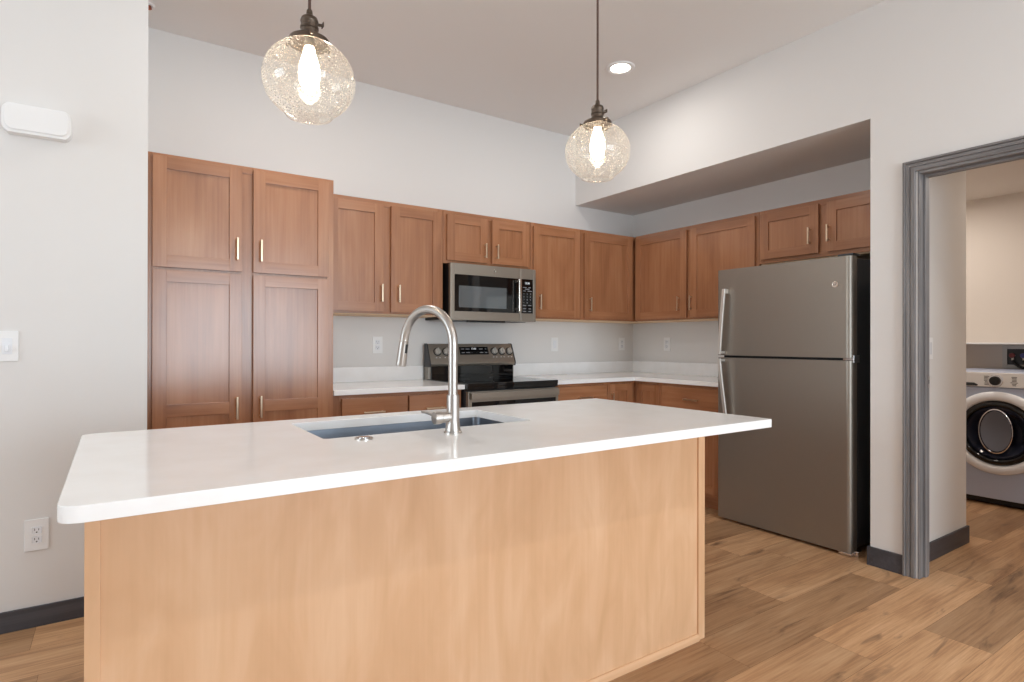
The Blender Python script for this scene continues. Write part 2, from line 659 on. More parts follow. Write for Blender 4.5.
# rear and far left walls with window openings
w = MB()
w.box(-8.1, RX, -8.1, -8.0, 2.3, H)
w.box(-8.1, -7.05, -8.1, -8.0, 0, 2.3)
w.box(-7.05, -5.35, -8.1, -8.0, 0, 0.8)
w.box(-5.35, -3.75, -8.1, -8.0, 0, 2.3)
w.box(-0.95, RX, -8.1, -8.0, 0, 2.3)
w.box(-3.75, -0.95, -8.1, -8.0, 0, 0.1)
structure('wall_rear', w, M['wall'])
w = MB()
w.box(-8.1, -8.0, -8.0, -3.4, 0, H)
w.box(-8.1, -8.0, -1.2, LY, 0, H)
w.box(-8.1, -8.0, -3.4, -1.2, 0, 0.8)
w.box(-8.1, -8.0, -3.4, -1.2, 2.3, H)
structure('wall_far_left', w, M['wall'])


def win_frame(name, u0, u1, z0, z1, f, mull, bar):
    m = MB()

    def b(ua, ub, za, zb):
        p, q = f(ua, 0), f(ub, 1)
        m.box(min(p[0], q[0]), max(p[0], q[0]), min(p[1], q[1]), max(p[1], q[1]), za, zb, 0.004)
    b(u0, u0 + 0.06, z0, z1)
    b(u1 - 0.06, u1, z0, z1)
    b(u0, u1, z0, z0 + 0.06)
    b(u0, u1, z1 - 0.06, z1)
    for k in range(1, mull):
        c = u0 + (u1 - u0) * k / mull
        b(c - 0.04, c + 0.04, z0, z1)
    if bar:
        b(u0, u1, (z0 + z1) / 2 - 0.02, (z0 + z1) / 2 + 0.02)
    structure(name, m, M['white'])


win_frame('window_1', -3.75, -0.95, 0.1, 2.3, lambda u, t: (u, -7.985 + 0.05 * t), 2, False)
win_frame('window_2', -7.05, -5.35, 0.8, 2.3, lambda u, t: (u, -7.985 + 0.05 * t), 2, True)
win_frame('window_3', -3.4, -1.2, 0.8, 2.3, lambda u, t: (-7.985 + 0.05 * t, u), 2, True)

# baseboards
BH = 0.085
structure('baseboard_left', MB().box(-8.0, LX, LY - 0.013, LY, 0, BH, 0.002), M['base_dark'])
structure('baseboard_pier', MB().box(RX - 0.013, RX, -2.597, -2.432, 0, 0.10, 0.002).box(RX - 0.013, 0.0, -2.432, -2.419, 0, 0.10, 0.002), M['base_dark'])
structure('baseboard_hall', MB().box(RX + 0.125, 0.153, -2.595, -2.582, 0, 0.10, 0.002).box(0.14, 0.153, -2.582, -1.5, 0, 0.10, 0.002), M['base_dark'])
structure('baseboard_laundry', MB().box(1.937, 1.95, -4.1, -1.5, 0, 0.10, 0.002), M['base_dark'])

# door casing (kitchen side), jamb and stop, all grey-stained wood
c = MB()
JY = -2.662                     # face of the near jamb board's wall side
DZ = 2.07                       # top of the opening
yo, yi = -2.594, -2.649


def casing_leg(mb, ya, yb):
    s = 1 if yb < ya else -1
    # outer back band, field, inner bead
    prof = [(ya, ya - s * 0.012, 0.022), (ya - s * 0.012, ya - s * 0.030, 0.015), (ya - s * 0.030, ya - s * 0.036, 0.011),
            (ya - s * 0.036, ya - s * 0.055, 0.016)]
    for a, b, t in prof:
        mb.box(RX - t, RX, min(a, b), max(a, b), 0, 2.111 - abs(a - ya), 0.0025)


casing_leg(c, yo, yi)
casing_leg(c, -3.708, -3.653)
h = MB()
for a, b, t in ((2.111, 2.099, 0.022), (2.099, 2.081, 0.015), (2.081, 2.075, 0.011), (2.075, 2.056, 0.016)):
    off = 2.111 - a
    h.box(RX - t + 0.0002, RX, -3.708 + off, yo - off, b, a, 0.0025)
structure('trim_1', c, M['casing'])
structure('trim_2', h, M['casing_h'])
j = MB()
j.box(RX - 0.002, RX + 0.117, -2.664, -2.6555, 0, 2.062, 0.002)
j.box(RX + 0.045, RX + 0.082, -2.674, -2.664, 0, 2.05, 0.002)
j.box(RX - 0.002, RX + 0.117, -3.647, -3.628, 0, 2.062, 0.002)
j.box(RX + 0.045, RX + 0.082, -3.628, -3.616, 0, 2.05, 0.002)
structure('trim_3', j, M['casing'])
j = MB()
j.box(RX - 0.002, RX + 0.117, -3.628, -2.664, 2.043, 2.062, 0.002)
j.box(RX + 0.045, RX + 0.082, -3.616, -2.674, 2.031, 2.043, 0.002)
structure('trim_4', j, M['casing_h'])
sp = MB().box(RX + 0.086, RX + 0.112, -2.6665, -2.664, 0.96, 1.02, 0.0008).box(RX + 0.094, RX + 0.106, -2.6675, -2.6665, 0.98, 1.0, 0.0, 1)
tag(sp.build('strike_plate', [M['chrome'], M['slot']]), 'small metal strike plate on the grey door jamb', 'strike plate')


# ------------------------------------------------------------------ cabinets
def back(u, d, z):           # along the back wall: u = X, d = distance out of the wall
    return (u, -d, z)


def side(u, d, z):           # along the alcove's wall: u = -Y
    return (-d, -u, z)


def rbox(mb, f, u0, u1, d0, d1, z0, z1, bev=0.0, mi=0):
    p, q = f(u0, d0, z0), f(u1, d1, z1)
    return mb.box(min(p[0], q[0]), max(p[0], q[0]), min(p[1], q[1]), max(p[1], q[1]), min(p[2], q[2]), max(p[2], q[2]), bev, mi)


STILE = 0.060


def shaker(name, parent, f, u0, u1, d, z0, z1, handle=None, mid=None, stile=STILE, hand_len=0.115, hz=None, mats=None, label=None):
    """door of a frame and a recessed panel; handle: u position of an upright bar pull, hz its middle"""
    hm = M['wood_x'] if f is not side else M['wood_y']
    mats = mats or [M['wood_v'], hm]
    t = 0.020
    m = MB()
    s = min(stile, (u1 - u0) * 0.3)
    b = 0.0015
    rbox(m, f, u0, u0 + s, d, d + t, z0, z1, b)
    rbox(m, f, u1 - s, u1, d, d + t, z0, z1, b)
    rbox(m, f, u0 + s - 0.001, u1 - s + 0.001, d, d + t - 0.0003, z0, z0 + s, b, 1)
    rbox(m, f, u0 + s - 0.001, u1 - s + 0.001, d, d + t - 0.0003, z1 - s, z1, b, 1)
    if mid:
        rbox(m, f, u0 + s - 0.001, u1 - s + 0.001, d, d + t - 0.0003, mid[0], mid[1], b, 1)
    o = m.build(name, mats, parent, origin=f((u0 + u1) / 2, d, (z0 + z1) / 2))
    if label:
        o['label'] = label
    pm = MB()
    spans = [(z0 + s, mid[0]), (mid[1], z1 - s)] if mid else [(z0 + s, z1 - s)]
    for a, e in spans:
        rbox(pm, f, u0 + s, u1 - s, d + 0.001, d + 0.011, a, e)
    pm.build('panel', mats[0], o, origin=f((u0 + u1) / 2, d + 0.006, (z0 + z1) / 2))
    if handle is not None:
        pull(o, f, handle, d + t, hz, hand_len)
    return o


def pull(parent, f, u, d, z, ln=0.115, level=False):
    m = MB()
    hw = 0.005
    if level:
        rbox(m, f, u - ln / 2, u + ln / 2, d + 0.022, d + 0.030, z - hw, z + hw, 0.002)
        for k in (-1, 1):
            rbox(m, f, u + k * (ln / 2 - 0.012) - 0.004, u + k * (ln / 2 - 0.012) + 0.004, d, d + 0.024, z - 0.004, z + 0.004, 0.001)
    else:
        rbox(m, f, u - hw, u + hw, d + 0.022, d + 0.030, z - ln / 2, z + ln / 2, 0.002)
        for k in (-1, 1):
            zz = z + k * (ln / 2 - 0.012)
            rbox(m, f, u - 0.004, u + 0.004, d, d + 0.024, zz - 0.004, zz + 0.004, 0.001)
    o = m.build('handle', M['champagne'], parent, origin=f(u, d, z))
    o['label'] = 'slim champagne nickel bar handle'
    return o


def cabinet(name, label, f, u0, u1, depth, z0, z1, group, raw_bottom=False, toe=0.0, cat='cabinet'):
    root = thing(name, label, cat, f((u0 + u1) / 2, depth / 2, z0), group)
    m = MB()
    hm = M['wood_x'] if f is not side else M['wood_y']
    zb = z0 + toe
    if raw_bottom:
        rbox(m, f, u0, u1, 0.002, depth - 0.02, zb + 0.002, z1, 0.0, 0)
        rbox(m, f, u0 + 0.002, u1 - 0.002, 0.002, depth - 0.022, zb - 0.006, zb + 0.002, 0.0, 2)
    else:
        rbox(m, f, u0, u1, 0.002, depth - 0.02, zb, z1, 0.0, 0)
    # face frame
    fr = 0.038
    b = 0.0012
    rbox(m, f, u0, u0 + fr, depth - 0.02, depth, zb, z1, b, 0)
    rbox(m, f, u1 - fr, u1, depth - 0.02, depth, zb, z1, b, 0)
    rbox(m, f, u0 + fr, u1 - fr, depth - 0.02, depth - 0.0002, zb, zb + fr, b, 1)
    rbox(m, f, u0 + fr, u1 - fr, depth - 0.02, depth - 0.0002, z1 - fr, z1, b, 1)
    rbox(m, f, u0 + fr, u1 - fr, depth - 0.021, depth - 0.004, zb + fr, z1 - fr, 0, 0)
    m.build('body', [M['wood_v'], hm, M['wood_edge']], root)
    if toe:
        t = MB()
        rbox(t, f, u0 + 0.002, u1 - 0.002, 0.002, depth - 0.075, z0, zb, 0.0, 0)
        t.build('toe_kick', hm, root)
    return root


UT, UB, UD = 2.108, 1.373, 0.330
G_UP = 'brown wall cabinets'
G_BASE = 'brown base cabinets'

# tall pantry cabinet
t = cabinet('pantry_cabinet', 'tall brown four-door pantry cabinet beside the left wall', back, LX + 0.005, -3.042, 0.63, 0, UT, None, toe=0.10)
for a, b_, hu in ((-3.920, -3.522, -3.547), (-3.468, -3.074, -3.432)):
    shaker('door', t, back, a, b_, 0.63, 1.553, 2.092, hu, hz=1.668)
    shaker('door', t, back, a, b_, 0.63, 0.125, 1.541, hu, mid=(0.820, 0.882), hz=0.848)

# wall cabinets on the back wall
t = cabinet('wall_cabinet', 'tall two-door brown wall cabinet between pantry cabinet and microwave', back, -3.04, -2.192, UD, UB, UT, G_UP, True)
shaker('door', t, back, -2.985, -2.630, UD, UB + 0.012, 2.080, -2.645, hz=1.506)
shaker('door', t, back, -2.577, -2.216, UD, UB + 0.012, 2.080, -2.527, hz=1.506)
t = cabinet('wall_cabinet', 'short two-door brown wall cabinet directly above the microwave', back, -2.190, -1.442, UD, 1.738, UT, G_UP)
shaker('door', t, back, -2.166, -1.839, UD, 1.760, 2.080, -1.863, hz=1.848, hand_len=0.105)
shaker('door', t, back, -1.797, -1.471, UD, 1.760, 2.080, -1.763, hz=1.848, hand_len=0.105)
t = cabinet('wall_cabinet', 'one-door brown wall cabinet just right of the microwave', back, -1.440, -0.937, UD, UB, UT, G_UP, True)
shaker('door', t, back, -1.423, -0.962, UD, UB + 0.012, 2.080, -1.371, hz=1.500)
t = cabinet('wall_cabinet', 'one-door brown wall cabinet on the back wall in the inside corner', back, -0.935, -0.002, UD, UB, UT, G_UP, True)
shaker('door', t, back, -0.909, -0.362, UD, UB + 0.012, 2.080, -0.858, hz=1.500)
# wall cabinets on the alcove's wall
t = cabinet('wall_cabinet', 'two-door brown wall cabinet between the inside corner and the fridge', side, UD + 0.022, 1.528, UD, UB, UT, G_UP, True)
shaker('door', t, side, 0.368, 0.910, UD, UB + 0.012, 2.080, 0.842, hz=1.500)
shaker('door', t, side, 0.950, 1.506, UD, UB + 0.012, 2.080, 0.963, hz=1.500)
t = cabinet('wall_cabinet', 'short two-door brown wall cabinet above the fridge', side, 1.530, 2.430, UD, 1.738, UT, G_UP, True)
shaker('door', t, side, 1.550, 1.955, UD, 1.765, 2.080, 1.902, hz=1.880, hand_len=0.108)
shaker('door', t, side, 2.008, 2.412, UD, 1.765, 2.080, 2.022, hz=1.880, hand_len=0.108)

# base cabinets
BT = 0.8835
BD = 0.60


def drawer(parent, f, u0, u1, z0, z1, hu):
    m = MB()
    rbox(m, f, u0, u1, BD, BD + 0.02, z0, z1, 0.003)
    hm = M['wood_x'] if f is not side else M['wood_y']
    o = m.build('drawer', hm, parent, origin=f((u0 + u1) / 2, BD, (z0 + z1) / 2))
    pull(o, f, hu, BD + 0.02, (z0 + z1) / 2 - 0.008, 0.13, True)
    return o


t = cabinet('base_cabinet', 'two-drawer brown base cabinet between pantry cabinet and range', back, -3.040, -2.196, BD, 0, BT, G_BASE, toe=0.10)
drawer(t, back, -2.987, -2.580, 0.705, 0.862, -2.80)
drawer(t, back, -2.569, -2.225, 0.705, 0.862, -2.40)
shaker('door', t, back, -2.987, -2.580, BD, 0.125, 0.693, -2.61, hz=0.60)
shaker('door', t, back, -2.569, -2.225, BD, 0.125, 0.693, -2.54, hz=0.60)
t = cabinet('base_cabinet', 'one-drawer brown base cabinet just right of the range', back, -1.428, -0.897, BD, 0, BT, G_BASE, toe=0.10)
drawer(t, back, -1.403, -0.921, 0.705, 0.862, -1.148)
shaker('door', t, back, -1.403, -0.921, BD, 0.125, 0.693, -1.36, hz=0.60)
# corner base cabinet: an L with two doors meeting in the inside corner
t = thing('base_cabinet', 'corner brown base cabinet whose two small doors meet in the inside corner', 'cabinet', (-0.45, -0.45, 0), G_BASE)
m = MB()
m.box(-0.895, -0.002, -BD + 0.02, -0.002, 0.10, BT)
m.box(-BD + 0.02, -0.002, -0.895, -BD + 0.02, 0.10, BT)
m.box(-0.895, -0.868, -BD, -BD + 0.02, 0.10, BT, 0.001)
m.box(-BD, -BD + 0.02, -0.895, -0.868, 0.10, BT, 0.001)
m.build('body', M['wood_v'], t)
m = MB()
m.box(-0.893, -0.004, -BD + 0.075, -0.004, 0, 0.10)
m.box(-BD + 0.075, -0.004, -0.893, -BD + 0.075, 0, 0.10)
m.build('toe_kick', M['wood_x'], t)
shaker('door', t, back, -0.866, -0.624, BD - 0.02, 0.125, 0.862, -0.85, hz=0.74, stile=0.055)
shaker('door', t, side, 0.626, 0.866, BD - 0.02, 0.125, 0.862, stile=0.055)
t = cabinet('base_cabinet', 'one-drawer brown base cabinet between the inside corner and the fridge', side, 0.897, 1.440, BD, 0, BT, G_BASE, toe=0.10)
drawer(t, side, 0.905, 1.420, 0.705, 0.862, 1.185)
shaker('door', t, side, 0.905, 1.420, BD, 0.125, 0.693, 0.95, hz=0.60)


# ------------------------------------------------------------------ countertops
def slab(outer, holes, z0, z1, bev=0.002):
    bm = bmesh.new()
    edges = []
    for loop in [outer] + holes:
        vs = [bm.verts.new((x, y, z0)) for x, y in loop]
        edges += [bm.edges.new((vs[k], vs[(k + 1) % len(vs)])) for k in range(len(vs))]
    bmesh.ops.triangle_fill(bm, edges=edges, use_beauty=True, use_dissolve=True)
    r = bmesh.ops.extrude_face_region(bm, geom=list(bm.faces))
    bmesh.ops.translate(bm, verts=[v for v in r['geom'] if isinstance(v, bmesh.types.BMVert)], vec=(0, 0, z1 - z0))
    bmesh.ops.recalc_face_normals(bm, faces=bm.faces)
    es = [e for e in bm.edges if len(e.link_faces) == 2 and e.calc_face_angle(0) > 1.2
          and abs(e.verts[0].co.z - e.verts[1].co.z) < 1e-6]
    bmesh.ops.bevel(bm, geom=es, offset=bev, segments=2, affect='EDGES', profile=0.5)
    mb = MB()
    mb.bm.free()
    mb.bm = bm
    return mb


def rrect(x0, x1, y0, y1, radii, n=8):
    """rounded rectangle, radii for corners (x0y0, x1y0, x1y1, x0y1)"""
    pts = []
    for (cx, cy, a0), r in zip(((x0, y0, 180), (x1, y0, 270), (x1, y1, 0), (x0, y1, 90)), radii):
        ox = cx + (r if cx == x0 else -r)
        oy = cy + (r if cy == y0 else -r)
        for k in range(n + 1):
            a = math.radians(a0 + 90 * k / n)
            pts.append((ox + r * math.cos(a), oy + r * math.sin(a)))
    return pts


CT = 0.914
t = tag(slab([(-3.040, -0.64), (-2.190, -0.64), (-2.190, -0.002), (-3.040, -0.002)], [], 0.884, CT).build('countertop', M['quartz']),
        'white countertop left of the range', 'countertop', 'white countertops along the walls')
m = MB().box(-3.040, -2.190, -0.022, -0.002, CT, 1.017, 0.0015)
m.build('backsplash', M['quartz'], t)
t = tag(slab([(-1.433, -0.64), (-0.64, -0.64), (-0.64, -1.446), (-0.002, -1.446), (-0.002, -0.002), (-1.433, -0.002)], [], 0.884, CT).build('countertop', M['quartz']),
        'white L-shaped countertop from the range round the corner to the fridge', 'countertop', 'white countertops along the walls')
m = MB().box(-1.433, -0.002, -0.022, -0.002, CT, 1.017, 0.0015).box(-0.022, -0.002, -1.446, -0.022, CT, 1.017, 0.0015)
m.build('backsplash', M['quartz'], t)

# island
IX0, IX1, IY0, IY1 = -4.1465, -2.102, -2.727, -1.792
SX0, SX1, SY0, SY1 = -3.575, -2.845, -2.275, -1.893
tag(slab(rrect(IX0, IX1, IY0, IY1, (0.035, 0.006, 0.006, 0.035)), [list(reversed(rrect(SX0, SX1, SY0, SY1, (0.012,) * 4, 5)))], 0.884, CT).build('countertop', M['quartz']),
    'large white island countertop with the sink cut into it', 'countertop')
t = thing('kitchen_island', 'light maple kitchen island under the white overhanging countertop', 'kitchen island', (-3.11, -2.1, 0))
PY = -2.426
m = MB().box(-4.112, -2.104, PY, PY + 0.018, 0, BT)
m.build('back_panel', M['maple'], t)
for a, b_ in ((-4.118, -4.090), (-2.137, -2.0985)):
    MB().box(a, b_, PY - 0.007, PY + 0.018 - 0.0005, 0, BT, 0.0015).build('corner_strip', M['maple'], t)
MB().prism([(0, 0), (0.013, 0), (0.013, 0.012), (0.010, 0.020), (0.005, 0.025), (0, 0.025)], lambda a, b, d: (d, PY - a, b), -4.090, -2.137).build('base_molding', M['maple_x'], t)
for a, b_ in ((-4.117, -4.099), (-2.1175, -2.0995)):
    MB().box(a, b_, PY + 0.018, -1.835, 0, BT, 0.001).build('side_panel', M['maple'], t)
m = MB()
m.box(-4.099, -2.1175, PY + 0.018, -1.855, 0.10, 0.118)
for a in (-4.099, -3.62, -2.80, -2.1555):
    m.box(a, a + 0.038, -1.855, -1.835, 0.10, BT, 0.001)
m.box(-4.099, -2.1175, -1.855, -1.835, 0.845, BT, 0.001)
m.box(-4.099, -2.1175, -1.855, -1.835, 0.10, 0.138, 0.001)
m.build('face_frame', M['wood_v'], t)
MB().box(-4.099, -2.1175, -1.93, -1.912, 0, 0.10).build('toe_kick', M['wood_x'], t)


def islf(u, d, z):
    return (u, -1.835 + d, z)


for a, b_, hu in ((-4.075, -3.606, -3.66), (-3.600, -3.195, -3.25), (-3.190, -2.786, -3.13), (-2.780, -2.135, -2.72)):
    shaker('door', t, islf, a, b_, 0.0, 0.122, 0.865, hu, hz=0.76)

# sink
s = thing('sink', 'undermount stainless steel sink set into the island countertop', 'sink', ((SX0 + SX1) / 2, (SY0 + SY1) / 2, 0.68))
bm = bmesh.new()
prof = [(0.020, 0.8835), (-0.004, 0.8835), (-0.004, 0.876), (0.0, 0.70), (0.012, 0.680), (0.030, 0.676)]
rings = []
for d, z in prof:
    r = 0.03 if d <= 0.005 else 0.03
    loop = rrect(SX0 - 0.006 + d if d < 0.02 or z < 0.8 else SX0 - 0.03, SX1 + 0.006 - d if d < 0.02 or z < 0.8 else SX1 + 0.03,
                 SY0 - 0.006 + d if d < 0.02 or z < 0.8 else SY0 - 0.03, SY1 + 0.006 - d if d < 0.02 or z < 0.8 else SY1 + 0.03, (r,) * 4, 5)
    rings.append([bm.verts.new((x, y, z)) for x, y in loop])
for a, b_ in zip(rings, rings[1:]):
    n = len(a)
    for k in range(n):
        bm.faces.new((a[k], a[(k + 1) % n], b_[(k + 1) % n], b_[k]))
bm.faces.new(rings[-1])
mb = MB()
mb.bm.free()
mb.bm = bm
so = mb.build('basin', M['sink'], s)
sm = so.modifiers.new('thickness', 'SOLIDIFY')
sm.thickness = 0.0015
sm.offset = 0
MB().lathe([(0, 0.0), (0.02, 0.0), (0.022, 0.003), (0.042, 0.004), (0.045, 0.001), (0.045, 0.0)], ((SX0 + SX1) / 2, (SY0 + SY1) / 2 + 0.04, 0.677)).build('drain', M['chrome'], s)

# faucet
FX, FY = -3.217, -2.376
f = thing('faucet', 'tall brushed nickel gooseneck faucet behind the island sink', 'faucet', (FX, FY, CT))
th = math.radians(18)
dx, dy = -math.sin(th), math.cos(th)
MB().lathe([(0, 0), (0.0275, 0), (0.0275, 0.005), (0.0245, 0.007), (0.0215, 0.022), (0.0196, 0.040), (0.0194, 0.060), (0.0190, 0.113), (0.0175, 0.116), (0, 0.116)], (FX, FY, CT), n=40).build('faucet_body', M['nickel'], f)
R = 0.110
zc = 1.182
pts = [(FX, FY, CT + 0.113), (FX, FY, 1.06), (FX, FY, 1.12)]
amax = 172
for k in range(0, 29):
    a = math.radians(amax * k / 28)
    l = R - R * math.cos(a)
    pts.append((FX + dx * l, FY + dy * l, zc + R * math.sin(a)))
MB().tube(pts, 0.0142, 20).build('spout', M['nickel'], f)
e = Vector(pts[-1])
dr = (Vector(pts[-1]) - Vector(pts[-2])).normalized()
head = MB()
head.lathe([(0, 0.0), (0.0135, 0.0), (0.0140, 0.002), (0.0135, 0.004), (0.0150, 0.006), (0.0172, 0.082), (0.0165, 0.087), (0.0120, 0.087), (0.0120, 0.084), (0, 0.084)], e, dr, 28)
hd = head.build('spray_head', M['nickel'], f)
c0 = e + dr * 0.035 + Vector((dx, dy, 0)) * -0.0135
MB().tube([e + dr * 0.016 + Vector((dx, dy, 0.0)) * -0.0150, e + dr * 0.045 + Vector((dx, dy, 0.0)) * -0.0160], [0.0045, 0.0045], 10).build('spray_button', M['black'], hd)
hk = MB().cyl((FX - 0.012, FY, 0.963), (FX - 0.040, FY, 0.963), 0.0165, 0.0165, 28, bev=0.001)
hk.cyl((FX - 0.041, FY, 0.963), (FX - 0.064, FY, 0.963), 0.0190, 0.0190, 28, bev=0.0015)
hk.cyl((FX - 0.0635, FY, 0.963), (FX - 0.0652, FY, 0.963), 0.004, 0.004, 12)
hv = hk.build('handle', M['nickel'], f)
MB().tube([(FX - 0.053, FY + 0.010, 0.967), (FX - 0.058, FY + 0.045, 0.972), (FX - 0.062, FY + 0.085, 0.974)], [0.0050, 0.0042, 0.0036], 12).build('lever', M['nickel'], hv)

b_ = thing('air_switch', 'small round nickel button on the island countertop by the sink', 'button', (-3.482, -2.338, CT))
MB().lathe([(0, 0), (0.0255, 0), (0.0255, 0.003), (0.024, 0.005), (0.018, 0.005), (0.0175, 0.003), (0, 0.003)], (-3.482, -2.338, CT)).build('ring', M['nickel'], b_)
MB().lathe([(0, 0.003), (0.0165, 0.003), (0.0165, 0.0065), (0.014, 0.008), (0, 0.0085)], (-3.482, -2.338, CT)).build('push_button', M['chrome'], b_)


# ------------------------------------------------------------------ lettering
def prints(text, size, loc, mat, parent, f, name, pitch):
    words = text.split()
    for k, wd in enumerate(words):
        u = loc[0] + (k - (len(words) - 1) / 2) * pitch
        if wd[0].isdigit() or wd[0] in '+-':
            letters(wd, size, (u, loc[1], loc[2]), mat, parent, f, name)
            continue
        # print too small to read: a short bar of the word's length
        hw_, hh_ = 0.26 * size * len(wd), 0.22 * size
        mb = MB()
        mb.prism([(-hw_, -hh_), (hw_, -hh_), (hw_, hh_), (-hw_, hh_)], lambda a, b, d: f(u + a, loc[1] + d, loc[2] + b), -0.0003, 0.0004)
        mb.build(name, mat, parent, smooth=False)


def letters(text, size, loc, mat, parent, f, name='lettering', depth=0.0004):
    """flat raised lettering on a front; f maps (u, d, z) to the room, text runs along +u"""
    cu = bpy.data.curves.new('t', 'FONT')
    cu.body = text
    cu.size = size
    cu.extrude = depth
    cu.align_x = 'CENTER'
    cu.align_y = 'CENTER'
    to = bpy.data.objects.new('t', cu)
    me = bpy.data.meshes.new_from_object(to)
    bpy.data.objects.remove(to)
    bm = bmesh.new()
    bm.from_mesh(me)
    bpy.data.meshes.remove(me)
    for v in bm.verts:
        v.co = Vector(f(loc[0] + v.co.x, loc[1] + v.co.z, loc[2] + v.co.y))
    mb = MB()
    mb.bm.free()
    mb.bm = bm
    return mb.build(name, mat, parent, smooth=False)


def badge(parent, f, u, d, z, r):
    m = MB()
    p = Vector(f(u, d, z))
    n = Vector(f(u, d + 1, z)) - p
    m.lathe([(0, 0), (r, 0), (r, 0.0015), (r * 0.9, 0.0025), (r * 0.82, 0.0022), (r * 0.80, 0.0014), (0, 0.0014)], p, n, 32)
    o = m.build('badge', M['steel'], parent)
    letters('GE', r * 0.95, (u, d + 0.0018, z), M['dark_grey'], o, f)
    return o


# ------------------------------------------------------------------ microwave
MX0, MX1, MZ0, MZ1 = -2.168, -1.442, 1.343, 1.736
MD = 0.40
mw = thing('microwave', 'stainless over-the-range microwave under the short wall cabinet', 'microwave', ((MX0 + MX1) / 2, -0.2, MZ0))
m = MB()
m.box(MX0 + 0.002, MX1 - 0.002, -MD + 0.03, -0.002, MZ0 + 0.008, MZ1)
m.build('body', M['black'], mw)
m = MB()
m.box(MX0 + 0.02, MX1 - 0.02, -MD + 0.03, -0.03, MZ0, MZ0 + 0.008)
m.box(-2.02, -1.71, -MD + 0.012, -MD + 0.045, MZ0 - 0.012, MZ0 + 0.006, 0.003, 1)
for k in range(2):
    xx = -2.08 + k * 0.34
    m.box(xx, xx + 0.26, -0.32, -0.14, MZ0 - 0.003, MZ0 + 0.002, 0.001, 2)
m.build('underside', [M['pale_grey'], M['black'], M['dark_grey']], mw)
# door with window
dm = MB()
SEAM = -1.586
g0, g1, gz0, gz1 = -2.135, SEAM - 0.008, 1.405, 1.659
y0, y1 = -MD, -MD + 0.03
dm.box(MX0, g0, y0, y1, MZ0, MZ1, 0.003)
dm.box(g0, SEAM - 0.001, y0, y1, MZ0, gz0, 0.003)
dm.box(g0, SEAM - 0.001, y0, y1, gz1, MZ1, 0.003)
dm.box(g1, SEAM - 0.001, y0 + 0.001, y1, gz0, gz1, 0.002)
door = dm.build('door', M['slate_x'], mw)
m = MB().box(g0, g1, y0 + 0.004, y0 + 0.012, gz0, gz1)
win = m.build('door_glass', M['black_glass'], door)
MB().box(-2.100, -1.705, y0 + 0.0028, y0 + 0.0042, 1.432, 1.583, 0.0005).build('window', M['window_glass'], win)
hb = MB()
hb.box(-1.622, -1.596, y0 - 0.040, y0 - 0.022, 1.416, 1.654, 0.005)
hb.box(-1.617, -1.601, y0 - 0.024, y0 + 0.005, 1.425, 1.445, 0.003)
hb.box(-1.617, -1.601, y0 - 0.024, y0 + 0.005, 1.628, 1.648, 0.003)
hb.build('handle', M['steel'], door)
badge(door, back, -1.812, MD, 1.697, 0.013)
cp = MB()
k0, k1 = -1.573, -1.468
cp.box(SEAM + 0.001, k0, y0, y1, MZ0, MZ1, 0.003)
cp.box(k1, MX1, y0, y1, MZ0, MZ1, 0.003)
cp.box(k0, k1, y0, y1, MZ0, gz0, 0.003)
cp.box(k0, k1, y0, y1, gz1, MZ1, 0.003)
cpo = cp.build('control_panel', M['slate_x'], mw)
kp = MB().box(k0, k1, y0 + 0.002, y0 + 0.012, gz0, gz1)
kpo = kp.build('keypad', M['black_glass'], cpo)
ds = MB().box(-1.545, -1.497, y0 + 0.0012, y0 + 0.003, 1.617, 1.642)
ds.build('display', M['black'], kpo)
letters('12:00', 0.020, (-1.521, MD - 0.0010, 1.629), M['lit'], kpo, back, 'clock_digits')
prints('Sensor Cook', 0.0105, (-1.521, MD - 0.0018, 1.598), M['key'], kpo, back, 'key_print', 0.045)
rows = [('Popcorn', 1.586), ('Cook  Defrost', 1.572), ('1   2   3', 1.550), ('4   5   6', 1.528), ('7   8   9', 1.506), ('+    0    -', 1.484), ('Power  Timer', 1.464), ('Start  Stop', 1.440), ('Light   Vent', 1.420)]
for tx, zz in rows:
    dig = tx[0].isdigit() or tx[0] == '+'
    prints(tx, 0.017 if dig else 0.011, (-1.521, MD - 0.0018, zz), M['key'], kpo, back, 'key_print', 0.030 if dig else 0.048)

# ------------------------------------------------------------------ range
RX0, RX1 = -2.187, -1.437
rg = thing('range', 'stainless and black electric range between the two wall countertops', 'range', ((RX0 + RX1) / 2, -0.33, 0))
m = MB()
m.box(RX0 + 0.003, RX1 - 0.003, -0.635, -0.03, 0.03, 0.895)
for xx in (RX0 + 0.05, RX1 - 0.09):
    for yy in (-0.58, -0.12):
        m.box(xx, xx + 0.04, yy, yy + 0.04, 0, 0.03)
m.build('body', M['dark_grey'], rg)
m = MB()
m.box(RX0, RX1, -0.665, -0.075, 0.897, 0.921, 0.004)
m.box(RX0 + 0.001, RX1 - 0.001, -0.662, -0.630, 0.874, 0.899, 0.003)
ck = m.build('cooktop', M['black_glass'], rg)
for cx_, cy_, r_ in ((-2.0, -0.50, 0.105), (-1.62, -0.50, 0.085), (-2.0, -0.22, 0.075), (-1.62, -0.22, 0.10)):
    m = MB().lathe([(r_ - 0.002, 0.0), (r_ - 0.002, 0.0004), (r_, 0.0004), (r_, 0.0)], (cx_, cy_, 0.921), n=48)
    m.build('burner_ring', M['dark_grey'], ck)
